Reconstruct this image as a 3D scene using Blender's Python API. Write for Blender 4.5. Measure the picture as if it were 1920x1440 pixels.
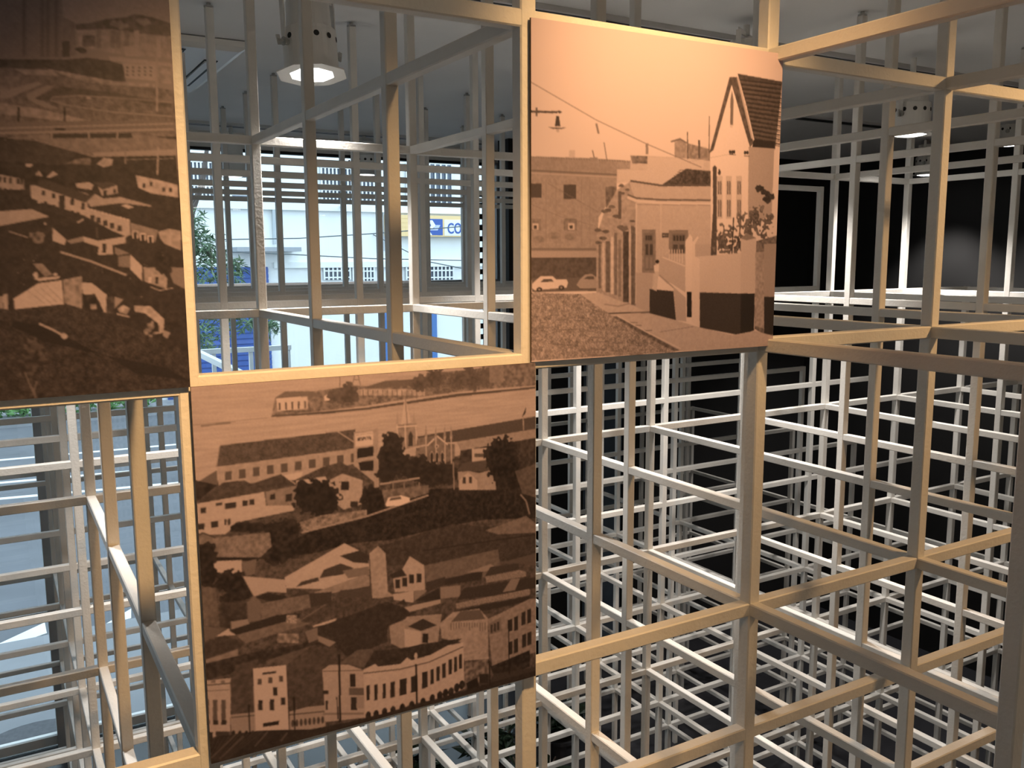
import bpy, bmesh, math, random
import numpy as np
from mathutils import Vector, Matrix

random.seed(7); rng = np.random.default_rng(7)
for o in list(bpy.data.objects): bpy.data.objects.remove(o)
scene = bpy.context.scene
COL = scene.collection

# ------------------------------------------------------------------ camera
CELL = 0.5
SX, SY, SZ = CELL, CELL*1.01075, CELL*1.00604
Z0 = 1.948                                  # height of lattice row 0 over the gallery floor
def L(x, y, z): return Vector((x*SX, y*SY, z*SZ + Z0))
CAM = Vector((-0.42121*CELL, -2.33623*CELL, -0.69547*CELL + Z0))
YAW, PITCH, ROLL, FPX = 0.532053, 0.139107, 0.0046986, 1666.5
fw = Vector((math.sin(YAW)*math.cos(PITCH), math.cos(YAW)*math.cos(PITCH), -math.sin(PITCH)))
r0 = Vector((math.cos(YAW), -math.sin(YAW), 0)); d0 = fw.cross(r0)
rt = math.cos(ROLL)*r0 + math.sin(ROLL)*d0
dn = -math.sin(ROLL)*r0 + math.cos(ROLL)*d0
cam = bpy.data.cameras.new('camera'); camo = bpy.data.objects.new('camera', cam); COL.objects.link(camo)
camo.matrix_world = Matrix(((rt.x, -dn.x, -fw.x, CAM.x), (rt.y, -dn.y, -fw.y, CAM.y), (rt.z, -dn.z, -fw.z, CAM.z), (0, 0, 0, 1)))
cam.sensor_fit = 'HORIZONTAL'; cam.sensor_width = 36.0; cam.lens = FPX/1920*36.0
cam.clip_start = 0.02; cam.clip_end = 300
scene.camera = camo
def ray(u, v): return rt*((u-960)/FPX) + dn*((v-720)/FPX) + fw
def at(u, v, Y):                             # point of the world plane y = Y seen at (u, v)
    d = ray(u, v); return CAM + d*((Y-CAM.y)/d.y)
def atz(u, v, z):
    d = ray(u, v); return CAM + d*((z-CAM.z)/d.z)

# ------------------------------------------------------------------ world, lights, exposure
world = bpy.data.worlds.new('overcast_sky'); scene.world = world; world.use_nodes = True
bg = world.node_tree.nodes['Background']; bg.inputs[0].default_value = (0.70, 0.88, 1.0, 1); bg.inputs[1].default_value = 2.8
vs = scene.view_settings
vs.view_transform = 'Standard'; vs.look = 'None'; vs.exposure = 0.0; vs.gamma = 1.0; vs.use_curve_mapping = False
scene.cycles.max_bounces = 6; scene.cycles.diffuse_bounces = 3; scene.cycles.glossy_bounces = 2; scene.cycles.caustics_reflective = False; scene.cycles.caustics_refractive = False
WARM = (1.0, 0.57, 0.23); COOLW = (1.0, 0.93, 0.86)
SPOT_PANEL = 52.0; SPOT_RIGHT = 62.0; SPOT_FILL = 106.0; LAMP_POWER = 80.0; ROOM_FILL = 58.0

# ------------------------------------------------------------------ helpers
def setp(o, label=None, cat=None, group=None, kind=None):
    if label: o['label'] = label
    if cat: o['category'] = cat
    if group: o['group'] = group
    if kind: o['kind'] = kind
    return o
def link(o, parent=None):
    COL.objects.link(o)
    if parent is not None: o.parent = parent
    return o
def empty(name, loc=(0, 0, 0), rotz=0.0):
    o = bpy.data.objects.new(name, None); o.location = loc; o.rotation_euler = (0, 0, rotz); o.empty_display_size = 0.05
    return link(o)
MATS = {}
def mat(name, col, rough=0.6, metal=0.0, noise=0.0, nscale=20.0, bump=0.0, bscale=60.0, emit=None, estr=0.0, spec=0.5):
    if name in MATS: return MATS[name]
    m = bpy.data.materials.new(name); m.use_nodes = True; MATS[name] = m
    nt = m.node_tree; b = nt.nodes['Principled BSDF']
    b.inputs['Base Color'].default_value = (*col, 1); b.inputs['Roughness'].default_value = rough
    b.inputs['Metallic'].default_value = metal; b.inputs['Specular IOR Level'].default_value = spec
    if noise or bump:
        tc = nt.nodes.new('ShaderNodeTexCoord')
    if noise:
        n = nt.nodes.new('ShaderNodeTexNoise'); n.inputs['Scale'].default_value = nscale; n.inputs['Detail'].default_value = 4
        nt.links.new(tc.outputs['Object'], n.inputs['Vector'])
        cr = nt.nodes.new('ShaderNodeValToRGB')
        cr.color_ramp.elements[0].position = 0.3; cr.color_ramp.elements[1].position = 0.7
        cr.color_ramp.elements[0].color = (*[c*(1-noise) for c in col], 1); cr.color_ramp.elements[1].color = (*[min(1, c*(1+noise)) for c in col], 1)
        nt.links.new(n.outputs['Fac'], cr.inputs['Fac']); nt.links.new(cr.outputs['Color'], b.inputs['Base Color'])
    if bump:
        n2 = nt.nodes.new('ShaderNodeTexNoise'); n2.inputs['Scale'].default_value = bscale; n2.inputs['Detail'].default_value = 3
        nt.links.new(tc.outputs['Object'], n2.inputs['Vector'])
        bp = nt.nodes.new('ShaderNodeBump'); bp.inputs['Strength'].default_value = bump; bp.inputs['Distance'].default_value = 0.004
        nt.links.new(n2.outputs['Fac'], bp.inputs['Height']); nt.links.new(bp.outputs['Normal'], b.inputs['Normal'])
    if emit:
        b.inputs['Emission Color'].default_value = (*emit, 1); b.inputs['Emission Strength'].default_value = estr
    return m
PAINT = mat('cream_paint', (0.74, 0.72, 0.68), 0.45, noise=0.05, nscale=9, bump=0.25, bscale=130)
WHITE = mat('white_enamel', (0.80, 0.79, 0.76), 0.35)
CEIL = mat('ceiling_plaster', (0.86, 0.86, 0.86), 0.9, noise=0.03, nscale=2)
BLACKW = mat('black_wall_paint', (0.012, 0.012, 0.013), 0.75, noise=0.15, nscale=3)
DARK = mat('black_void', (0.008, 0.008, 0.008), 0.6)
STEEL = mat('zinc_steel', (0.45, 0.45, 0.43), 0.35, metal=0.9)
FRAME = mat('window_aluminium', (0.36, 0.37, 0.38), 0.5, noise=0.05)

def mesh_obj(name, bm, m, parent=None, smooth=False):
    me = bpy.data.meshes.new(name); bm.normal_update(); bm.to_mesh(me); bm.free()
    if smooth:
        for p in me.polygons: p.use_smooth = True
    for x in (m if isinstance(m, (list, tuple)) else [m]): me.materials.append(x)
    return link(bpy.data.objects.new(name, me), parent)
def bm_box(bm, lo, hi, mi=0):
    vs_ = [bm.verts.new((x, y, z)) for z in (lo[2], hi[2]) for y in (lo[1], hi[1]) for x in (lo[0], hi[0])]
    for f in ((0, 2, 3, 1), (4, 5, 7, 6), (0, 1, 5, 4), (2, 6, 7, 3), (0, 4, 6, 2), (1, 3, 7, 5)):
        bm.faces.new([vs_[i] for i in f]).material_index = mi
def box(name, lo, hi, m, parent=None, bevel=0.0):
    lo2 = [min(a, b) for a, b in zip(lo, hi)]; hi2 = [max(a, b) for a, b in zip(lo, hi)]
    bm = bmesh.new(); bm_box(bm, lo2, hi2)
    if bevel: bmesh.ops.bevel(bm, geom=bm.edges[:], offset=bevel, segments=1, affect='EDGES')
    return mesh_obj(name, bm, m, parent)
def bm_lathe(bm, prof, n=24, axis='Z', cx=0, cy=0, cz=0, mi=0, cap=True):
    rings = []
    for r, h in prof:
        ring = []
        for k in range(n):
            a = 2*math.pi*k/n
            p = (r*math.cos(a)+cx, r*math.sin(a)+cy, h+cz) if axis == 'Z' else (h+cx, r*math.cos(a)+cy, r*math.sin(a)+cz)
            ring.append(bm.verts.new(p))
        rings.append(ring)
    for a, b in zip(rings, rings[1:]):
        for k in range(n): bm.faces.new((a[k], a[(k+1) % n], b[(k+1) % n], b[k])).material_index = mi
    if cap:
        bm.faces.new(rings[0][::-1]).material_index = mi; bm.faces.new(rings[-1]).material_index = mi
def bm_bar(bm, a, b, w, h=None):
    a = Vector(a); b = Vector(b); d = (b-a); h = h or w
    u = d.normalized(); s = u.cross(Vector((0, 0, 1)))
    if s.length < 1e-4: s = Vector((1, 0, 0))
    s.normalize(); t = u.cross(s)
    c = [bm.verts.new(p + s*(w/2*i) + t*(h/2*j)) for p in (a, b) for i, j in ((-1, -1), (1, -1), (1, 1), (-1, 1))]
    for f in ((3, 2, 1, 0), (4, 5, 6, 7), (0, 1, 5, 4), (1, 2, 6, 5), (2, 3, 7, 6), (3, 0, 4, 7)): bm.faces.new([c[i] for i in f])
def bar(name, a, b, w, m, parent=None, h=None):
    bm = bmesh.new(); bm_bar(bm, a, b, w, h); bmesh.ops.recalc_face_normals(bm, faces=bm.faces[:])
    return mesh_obj(name, bm, m, parent)
def bm_tube(bm, pts, r, n=6):
    pts = [Vector(p) for p in pts]; rings = []
    for i, p in enumerate(pts):
        d = (pts[min(i+1, len(pts)-1)] - pts[max(i-1, 0)]).normalized()
        s = d.cross(Vector((0.3, 0.1, 1))).normalized(); t = d.cross(s)
        rr = r[i] if isinstance(r, (list, tuple)) else r
        rings.append([bm.verts.new(p + (s*math.cos(2*math.pi*k/n) + t*math.sin(2*math.pi*k/n))*rr) for k in range(n)])
    for a, b in zip(rings, rings[1:]):
        for k in range(n): bm.faces.new((a[k], a[(k+1) % n], b[(k+1) % n], b[k]))

# ------------------------------------------------------------------ room shell
ZC = L(0, 0, 1).z                       # ceiling
ZF = L(0, 0, -7).z                      # lower floor
XL, XR = -8*SX, 12.35*SX
YW = 10*SY; YB = 8.75*SY; XB = 6.12*SX; YN = -7*SY
ZG = 0.0                                # gallery floor where the visitor stands
setp(box('ceiling', (XL-.2, YN-.2, ZC), (XR+.2, YW+.25, ZC+.2), CEIL), kind='structure')
FLOOR = mat('lower_floor_tile', (0.042, 0.043, 0.05), 0.25, noise=0.1, nscale=1.5)
setp(box('floor', (XL-.2, -2.2*SY, ZF-.2), (XR+.2, YW+.25, ZF), FLOOR), kind='structure')
setp(box('floor_gallery', (XL-.2, YN-.2, ZG-.25), (XR+.2, -2.2*SY, ZG), mat('gallery_boards', (0.36, 0.28, 0.20), 0.4, noise=0.2, nscale=4)), kind='structure')
WALLN = mat('gallery_wall_paint', (0.72, 0.69, 0.64), 0.85, noise=0.03)
setp(box('wall_rear', (XL-.2, YN-.2, ZG), (XR+.2, YN, ZC), WALLN), kind='structure')
setp(box('wall_under_gallery', (XL-.2, -2.2*SY-.1, ZF), (XR+.2, -2.2*SY, ZG-.25), BLACKW), kind='structure')
setp(box('wall_left', (XL-.2, YN, ZF), (XL, YW+.2, ZC), WALLN), kind='structure')
setp(box('wall_right', (XR, YN, ZF), (XR+.2, YB+.2, ZC), BLACKW), kind='structure')
setp(box('wall_back', (XB, YB, ZF), (XR, YB+.15, ZC), BLACKW), kind='structure')
setp(box('wall_return', (6.86*SX, YB+.15, ZF), (6.86*SX+.1, YW+.2, ZC), BLACKW), kind='structure')
# glazed wall at the street
ZH = L(0, 0, .80).z; ZS = L(0, 0, -1.0).z; ZS2 = L(0, 0, -1.22).z
setp(box('wall_street_head', (XL, YW, ZH), (6.86*SX, YW+.2, ZC), WALLN), kind='structure')
GLASS = bpy.data.materials.new('window_glass'); GLASS.use_nodes = True
nt = GLASS.node_tree; nt.nodes.remove(nt.nodes['Principled BSDF'])
tr = nt.nodes.new('ShaderNodeBsdfTransparent'); tr.inputs[0].default_value = (0.96, 0.98, 0.99, 1)
gl = nt.nodes.new('ShaderNodeBsdfGlossy'); gl.inputs['Roughness'].default_value = 0.02
fr = nt.nodes.new('ShaderNodeFresnel'); fr.inputs[0].default_value = 1.45
mx = nt.nodes.new('ShaderNodeMixShader')
nt.links.new(fr.outputs[0], mx.inputs[0]); nt.links.new(tr.outputs[0], mx.inputs[1]); nt.links.new(gl.outputs[0], mx.inputs[2])
nt.links.new(mx.outputs[0], nt.nodes['Material Output'].inputs[0])
mull = [-7.9, -5.17, .08, 5.33, 6.21, 6.71, 6.85]
for i, (a, b) in enumerate(zip(mull, mull[1:])):
    w = setp(empty('window_%d' % (i+1), ((a+b)/2*SX, YW, ZF)), kind='structure')
    w2 = lambda n, lo, hi, m: box(n, (lo[0]-w.location.x, lo[1]-YW, lo[2]-ZF), (hi[0]-w.location.x, hi[1]-YW, hi[2]-ZF), m, w)
    hw = .12*SX
    w2('mullion', ((b-.07)*SX if i != 1 else (b-.12)*SX, YW, ZF), ((b+.07)*SX if i != 1 else (b+.13)*SX, YW+.14, ZH), FRAME)
    w2('sill', ((a+.07)*SX, YW-.03, ZS2), ((b-.07)*SX, YW+.12, ZS), FRAME)
    w2('head_frame', ((a+.07)*SX, YW+.03, ZH-.018), ((b-.07)*SX, YW+.08, ZH), DARK)
    for zt in (-3.3, -5.2, -6.9):
        w2('transom', ((a+.07)*SX, YW+.03, L(0, 0, zt).z-.03), ((b-.07)*SX, YW+.09, L(0, 0, zt).z+.03), WHITE)
    for za, zb in ((ZS, ZH), (ZF, ZS2)):
        w2('pane', ((a+.07)*SX, YW+.05, za), ((b-.07)*SX, YW+.056, zb), GLASS)

# ------------------------------------------------------------------ the lattice
W = 0.0265
lat = setp(empty('lattice_screen', L(0, 0, -7)), 'tall cream steel lattice of square bars filling the space to the ceiling', 'lattice')
O = lat.location
BARS = {}
def lbar(name, dim, centre):
    key = tuple(round(d, 4) for d in dim)
    if key not in BARS:
        bm = bmesh.new(); bm_box(bm, [-d/2 for d in dim], [d/2 for d in dim])
        bmesh.ops.bevel(bm, geom=bm.edges[:], offset=0.0022, segments=1, affect='EDGES')
        me = bpy.data.meshes.new('bar'); bm.normal_update(); bm.to_mesh(me); bm.free(); me.materials.append(PAINT); BARS[key] = me
    o = bpy.data.objects.new(name, BARS[key]); o.location = centre - O
    return link(o, lat)
fm = bmesh.new(); bm_lathe(fm, [(.016, 0), (.016, .005), (.007, .006), (.007, .014)], 12)
FOOT = bpy.data.meshes.new('levelling_foot'); fm.to_mesh(FOOT); fm.free(); FOOT.materials.append(STEEL)
TOP = 1.0
def top(x, y):
    if y < 0: return TOP if x in (2, 3) else None
    if y == 0: return TOP if -1 <= x <= 5 else None
    if x <= 6: return TOP
    if x == 7: return TOP if y <= 3 else 0
    if x == 8: return TOP if y <= 2 else (-1 if y == 3 else -2)
    if x == 9: return -1 if y <= 2 else (-2 if y == 3 else -3)
    return None
for x in range(-1, 10):
    for y in range(-1, 9):
        t = top(x, y)
        if t is None or (x == -1 and 0 < y < 3): continue
        ac_ = x in (0, 1) and y in (5, 6, 7)
        if t == TOP: zt = L(0, 0, 1).z - (.062 if ac_ else .014)
        else: zt = L(0, 0, t).z + W/2
        p = L(x, y, 0); h = zt - ZF
        c = lbar('upright', (W, W, h), Vector((p.x, p.y, ZF + h/2)))
        if t == TOP and not ac_:
            f = bpy.data.objects.new('levelling_foot', FOOT); f.location = (0, 0, h/2); f.rotation_euler = (0, 0, 0); link(f, c)
ROWS = (0, -1, -2, -3, -4, -5, -6)
def okn(x, y, z): t = top(x, y); return t is not None and t >= z
def xbar(x0, x1, y, z):
    a, b = L(x0, y, z), L(x1, y, z); lbar('cross_bar', (b.x-a.x+W-.002, W-.0012, W-.0012), (a+b)/2)
def ybar(x, y0, y1, z):
    a, b = L(x, y0, z), L(x, y1, z); lbar('depth_bar', (W-.0024, b.y-a.y+W-.004, W-.0024), (a+b)/2)
for z in (0, -1, -2, -2.5, -3): xbar(-1 if z != -2.5 else 0, 5, 0, z)
for y in range(3, 9):
    for z in ROWS:
        xm = max(x for x in range(-1, 10) if okn(x, y, z)); xbar(-1, xm, y, z)
for x in range(0, 10):
    for z in ROWS:
        if not okn(x, 3, z): continue
        y0 = -1 if x in (2, 3) else (0 if x <= 5 else 1)
        y1 = 8 if z <= -4 else 3
        ybar(x, y0, y1, z)
ybar(9, 7, 8, -3)

# ------------------------------------------------------------------ the three mounted photographs
class Canvas:
    def __init__(s, n, x0, z0, Yp, base):
        s.n = n; s.a = np.full((n, n), base, np.float32); s.x0, s.z0, s.Y = x0, z0, Yp
        yy, xx = np.mgrid[0:n, 0:n]; s.xx = xx + .5; s.yy = yy + .5
        s.f = {}
        for k, c in (('f', n), ('m', n//6), ('l', n//28), ('h', 0)):
            if k == 'h':
                g = rng.random((n//3, n//40)).astype(np.float32); s.f[k] = s.up(g)
            else: s.f[k] = s.up(rng.random((max(c, 4), max(c, 4))).astype(np.float32))
    def up(s, g):
        n = s.n; h, w = g.shape
        y = np.linspace(0, h-1.001, n); x = np.linspace(0, w-1.001, n)
        iy = y.astype(int); ix = x.astype(int); fy = (y-iy)[:, None]; fx = (x-ix)[None]
        return (g[iy][:, ix]*(1-fy)*(1-fx) + g[iy+1][:, ix]*fy*(1-fx) + g[iy][:, ix+1]*(1-fy)*fx + g[iy+1][:, ix+1]*fy*fx).astype(np.float32)
    def uv(s, u, v):
        p = at(u, v, s.Y); return ((p.x - s.x0)/SX*s.n, (s.z0 - p.z)/SZ*s.n)
    def mask(s, pts):
        p = [s.uv(*q) for q in pts]
        x0 = max(int(min(q[0] for q in p))-1, 0); x1 = min(int(max(q[0] for q in p))+2, s.n)
        y0 = max(int(min(q[1] for q in p))-1, 0); y1 = min(int(max(q[1] for q in p))+2, s.n)
        if x1 <= x0 or y1 <= y0: return None
        X = s.xx[y0:y1, x0:x1]; Y = s.yy[y0:y1, x0:x1]; m = np.zeros(X.shape, bool)
        for (ax, ay), (bx, by) in zip(p, p[1:]+p[:1]):
            if ay == by: continue
            c = ((ay > Y) != (by > Y)) & (X < (bx-ax)*(Y-ay)/(by-ay) + ax); m ^= c
        return (slice(y0, y1), slice(x0, x1)), m
    def poly(s, pts, v, noise=0.0, k='m', fine=0.05):
        r = s.mask(pts)
        if r is None: return
        sl, m = r; val = v + noise*(s.f[k][sl]-.5)*2 + fine*(s.f['f'][sl]-.5)*2
        s.a[sl] = np.where(m, val, s.a[sl])
    def line(s, pts, w, v):
        for (ax, ay), (bx, by) in zip(pts, pts[1:]):
            dx, dy = bx-ax, by-ay; l = math.hypot(dx, dy) or 1; nx, ny = -dy/l*w/2, dx/l*w/2
            s.poly([(ax+nx, ay+ny), (bx+nx, by+ny), (bx-nx, by-ny), (ax-nx, ay-ny)], v, fine=.02)
    def blob(s, cx, cy, rx, ry, v, rough=.5, noise=.08):
        x, y = s.uv(cx, cy); x2, _ = s.uv(cx+rx, cy); _, y2 = s.uv(cx, cy+ry); rx, ry = abs(x2-x), abs(y2-y)
        x0, x1 = max(int(x-rx*1.5), 0), min(int(x+rx*1.5)+1, s.n); y0, y1 = max(int(y-ry*1.5), 0), min(int(y+ry*1.5)+1, s.n)
        if x1 <= x0 or y1 <= y0: return
        sl = (slice(y0, y1), slice(x0, x1)); d = ((s.xx[sl]-x)/rx)**2 + ((s.yy[sl]-y)/ry)**2
        m = d < 1 + rough*((s.f['l'][sl]-.5) + (s.f['m'][sl]-.5)*1.3)*2
        s.a[sl] = np.where(m, v + noise*(s.f['m'][sl]-.5)*2 + noise*(s.f['f'][sl]-.5), s.a[sl])
    def rect(s, x0, y0, x1, y1, v, **k): s.poly([(x0, y0), (x1, y0), (x1, y1), (x0, y1)], v, **k)

class Zm:                                    # draws in the coordinates of an enlarged detail of the print
    def __init__(s, c, ox, oy, k): s.c, s.ox, s.oy, s.k = c, ox, oy, k
    def t(s, p): return (s.ox + p[0]/s.k, s.oy + p[1]/s.k)
    def poly(s, pts, v, **k): s.c.poly([s.t(p) for p in pts], v, **k)
    def line(s, pts, w, v): s.c.line([s.t(p) for p in pts], w/s.k, v)
    def blob(s, x, y, rx, ry, v, **k): s.c.blob(*s.t((x, y)), rx/s.k, ry/s.k, v, **k)
    def rect(s, x0, y0, x1, y1, v, **k): s.poly([(x0, y0), (x1, y0), (x1, y1), (x0, y1)], v, **k)
    def quadwins(s, a, b, n, w, h, v, skew=0):        # n windows from a to b (left-top points)
        for i in range(n):
            t = i/max(n-1, 1); x = a[0]+(b[0]-a[0])*t; y = a[1]+(b[1]-a[1])*t
            s.poly([(x, y), (x+w, y-w*skew), (x+w, y+h-w*skew), (x, y+h)], v)

N = 840
GRID = 420
YP1 = -W/2 - .016
def house_art():
    c = Canvas(N, 1*SX, L(0, 0, 0).z, YP1, .93); h = Zm(c, 980, 0, 3.84); B = 1306
    # distant block at the end of the street
    h.poly([(30, 1118), (500, 1135), (905, 1165), (905, 1228), (690, 1255), (690, B+60), (560, B+260), (548, B+790), (30, B+800)], .60, noise=.05)
    h.poly([(30, 1122), (690, 1160), (690, 1248), (30, 1222)], .57, noise=.04)
    for x in range(60, 800, 18): h.line([(x, 1118+x*.05), (x+9, 1126+x*.05)], 7, .45)
    h.line([(30, 1222), (690, 1258)], 14, .42); h.line([(30, 1238), (690, 1275)], 8, .70)
    for x in (95, 190, 260, 440, 500): h.line([(x, 1290), (x, B+470)], 4, .53)
    h.poly([(30, B+478), (545, B+480), (545, B+500), (30, B+500)], .45); h.poly([(30, B+500), (545, B+500), (545, B+548), (30, B+548)], .66)
    h.rect(30, B+548, 545, B+700, .30, noise=.06)
    h.rect(70, B+12, 158, B+115, .26); h.rect(314, B+20, 402, B+125, .26); h.rect(612, B+36, 690, B+190, .38, noise=.12)
    for x in (62, 316):
        h.rect(x, B+268, x+92, B+352, .47, noise=.1); h.rect(x+30, B+300, x+75, B+348, .82); h.rect(x+40, B+315, x+62, B+340, .2)
    for q in ((250, B+390), (360, B+400), (140, B+420)): h.blob(*q, 40, 26, .52)
    h.poly([(30, B+700), (545, B+690), (545, B+790), (30, B+800)], .36)
    h.rect(352, 1078, 395, 1132, .80); h.rect(498, 1130, 555, 1160, .55)
    # parked cars
    h.poly([(30, B+695), (75, B+692), (88, B+715), (90, B+800), (75, B+840), (30, B+842)], .82); h.blob(72, B+832, 16, 16, .1, rough=0)
    h.poly([(90, B+740), (115, B+715), (150, B+685), (235, B+682), (262, B+708), (335, B+706), (345, B+730), (335, B+765), (110, B+785), (90, B+770)], .9)
    h.poly([(150, B+728), (170, B+704), (228, B+702), (245, B+722)], .3)
    for x, y in ((142, B+780), (298, B+766), (440, B+758)): h.blob(x, y, 20, 17, .1, rough=0); h.blob(x, y, 9, 8, .6, rough=0)
    h.poly([(405, B+745), (430, B+705), (465, B+672), (515, B+666), (545, B+690), (545, B+768), (430, B+772)], .62); h.poly([(455, B+705), (480, B+685), (528, B+682), (530, B+705)], .3)
    # roofscape in the middle
    h.poly([(690, 1218), (785, 1215), (785, 1120), (900, 1120), (905, 1120), (1095, 1132), (1095, 1018), (1320, 1060), (1345, 1095), (1345, 1345), (1000, 1335), (780, 1310), (690, 1320)], .80, noise=.03)
    h.poly([(785, 1118), (905, 1122), (905, 1178), (800, 1175)], .42, noise=.15)
    h.poly([(1068, 1015), (1135, 993), (1185, 1025), (1175, 1040), (1130, 1012), (1072, 1025)], .42)
    h.poly([(1098, 1025), (1135, 1008), (1182, 1035), (1185, 1140), (1098, 1132)], .60, noise=.08)
    h.poly([(1185, 1030), (1345, 1075), (1345, 1160), (1185, 1140)], .55, noise=.12)
    h.rect(1262, 1008, 1276, 1140, .32); h.rect(893, 1030, 912, 1110, .55)
    h.line([(1187, 950), (1190, 1225)], 7, .3); h.line([(1341, 838), (1338, 1100)], 7, .4)
    h.line([(600, 1022), (620, 1150)], 7, .48); h.line([(518, 1078), (530, 1130)], 8, .42); h.line([(545, 885), (562, 960)], 14, .5)
    h.poly([(905, 1130), (1300, 1150), (1300, 1205), (1180, 1215), (1010, 1320), (800, 1300), (700, 1300), (700, 1225), (905, 1225)], .83)
    h.poly([(1000, 1335), (1175, 1215), (1350, 1232), (1350, 1340)], .27, noise=.12, fine=.12)
    for i in range(9): h.line([(1030+i*12, 1330-i*13), (1345, 1335-i*13)], 3, .18)
    # corner house, street side in receding rows of doors
    h.poly([(545, B+400), (600, B+220), (690, B+60), (780, B+0), (1000, B+30), (1350, B+30), (1350, B+640), (1180, B+640), (940, B+820), (920, B+950), (820, B+905), (545, B+800)], .76, noise=.02)
    h.poly([(545, B+400), (600, B+220), (690, B+60), (780, B+10), (825, B+150), (825, B+905), (545, B+800)], .66, noise=.08)
    for x, y0, y1, w, v in ((560, 455, 770, 18, .42), (588, 440, 790, 16, .8), (612, 430, 800, 30, .38), (648, 400, 810, 18, .86), (672, 370, 820, 20, .45), (700, 420, 830, 20, .5), (734, 360, 870, 40, .25), (776, 340, 880, 16, .78), (790, 320, 890, 22, .36), (812, 330, 895, 10, .4), (700, 70, 270, 22, .35)):
        h.rect(x, B+y0, x+w, B+y1, v, noise=.06)
    for x, y in ((555, 350), (590, 410), (610, 360), (560, 440), (655, 180), (600, 215), (630, 205), (690, 250), (720, 330), (760, 60), (735, 85), (725, 30), (800, 285)): h.blob(x, B+y, 24, 12, .35, rough=.6)
    h.poly([(695, B+335), (760, B+318), (772, B+345), (735, B+365)], .4)
    h.line([(780, 1300), (1000, 1335), (1350, 1335)], 14, .3); h.line([(690, 1318), (785, 1300)], 10, .85)
    h.line([(765, B+95), (830, B+120), (1000, B+132), (1350, B+136)], 13, .36); h.line([(765, B+112), (830, B+140), (1000, B+155), (1350, B+162)], 20, .88)
    h.line([(830, B+165), (1350, B+172)], 5, .55); h.line([(1000, B+175), (1000, B+380)], 5, .84); h.line([(827, B+160), (825, B+880)], 9, .86)
    h.rect(868, B+345, 964, B+660, .50, noise=.05); h.rect(884, B+372, 948, B+642, .42)
    for x in (892, 908, 924): h.rect(x, B+388, x+13, B+425, .2)
    h.rect(892, B+450, 912, B+530, .22); h.rect(922, B+450, 942, B+530, .22); h.rect(892, B+545, 912, B+625, .5); h.rect(922, B+545, 942, B+625, .5)
    h.rect(1056, B+350, 1192, B+520, .48); h.rect(1078, B+375, 1172, B+515, .42)
    for x in (1086, 1108, 1130, 1150): h.rect(x, B+388, x+16, B+428, .2)
    h.rect(1086, B+455, 1118, B+515, .24); h.rect(1132, B+455, 1164, B+515, .24)
    h.rect(1008, B+372, 1055, B+405, .25); h.rect(1014, B+384, 1048, B+389, .7)
    h.poly([(825, B+655), (945, B+660), (920, B+945), (825, B+905)], .70)
    # gabled tower
    h.poly([(1355, 1085), (1497, 600), (1640, 1040), (1625, 1085), (1615, B+360), (1350, B+540), (1350, 1100)], .96, fine=.03)
    h.poly([(1615, 1060), (1795, 1065), (1775, B+240), (1610, B+330)], .66)
    h.poly([(1340, 1105), (1482, 556), (1535, 556), (1650, 1030), (1625, 1065), (1497, 612), (1370, 1080)], .30, noise=.08)
    h.poly([(1538, 532), (1850, 592), (1800, 1075), (1650, 1060), (1655, 1010), (1600, 760)], .24, noise=.06)
    for i in range(14):
        y = 585 + i*33; h.line([(1555+i*8, y-10), (1845, y+30)], 9, .13); h.line([(1555+i*8, y+6), (1845, y+44)], 6, .34)
    h.poly([(1650, 1010), (1800, 1020), (1795, 1070), (1640, 1060)], .12); h.line([(1538, 560), (1640, 1000)], 12, .72)
    h.poly([(1488, 720), (1499, 650), (1510, 720), (1506, 905), (1486, 905)], .42); h.rect(1484, 900, 1504, 920, .85)
    for x in (1398, 1462, 1534):
        h.rect(x-6, 1268, x+34, B+270, .82)
        for y0, y1 in ((1305, 1400), (1440, B+255)): h.rect(x+2, y0, x+12, y1, .42); h.rect(x+16, y0, x+27, y1, .42)
    for x in (1485, 1500, 1514, 1590, 1606): h.blob(x, 1100 if x > 1550 else 1095, 8, 14, .15, rough=.2)
    h.line([(1480, 1112), (1525, 1116)], 6, .25); h.line([(1582, 1124), (1622, 1126)], 6, .25)
    h.poly([(1364, 1205), (1378, 1190), (1392, 1205), (1392, B+560), (1345, B+560), (1366, B+200)], .26); h.blob(1410, 1240, 10, 22, .2)
    for x, y, a, b in ((1420, 430, 45, 90), (1480, 400, 40, 110), (1530, 430, 40, 80), (1440, 330, 30, 50), (1560, 300, 30, 60), (1680, 290, 70, 80), (1620, 330, 40, 60), (1740, 320, 40, 90), (1700, 240, 40, 40)): h.blob(x, B+y, a, b, .28, rough=1.6, noise=.2)
    for x, y in ((1690, 1360), (1720, 1390), (1750, 1400), (1740, 1440), (1770, 1420)): h.blob(x, y, 24, 20, .15, rough=1.2)
    h.line([(1510, B+260), (1498, B+520)], 8, .15)
    # walls, ramp and pavement
    h.poly([(1225, B+455), (1350, B+450), (1350, B+545), (1225, B+560)], .72)
    h.poly([(1225, B+545), (1560, B+515), (1560, B+800), (1225, B+800)], .84); h.poly([(1560, B+410), (1602, B+372), (1668, B+408), (1660, B+805), (1558, B+800)], .80); h.poly([(1602, B+372), (1668, B+408), (1600, B+425), (1560, B+412)], .5)
    h.poly([(1668, B+430), (1850, B+380), (1850, B+1180), (1655, B+1060)], .38, noise=.15); h.poly([(1662, B+510), (1724, B+505), (1722, B+1060), (1660, B+1040)], .62, noise=.1); h.rect(1722, B+450, 1850, B+830, .62); h.rect(1722, B+830, 1850, B+1100, .12)
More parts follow.
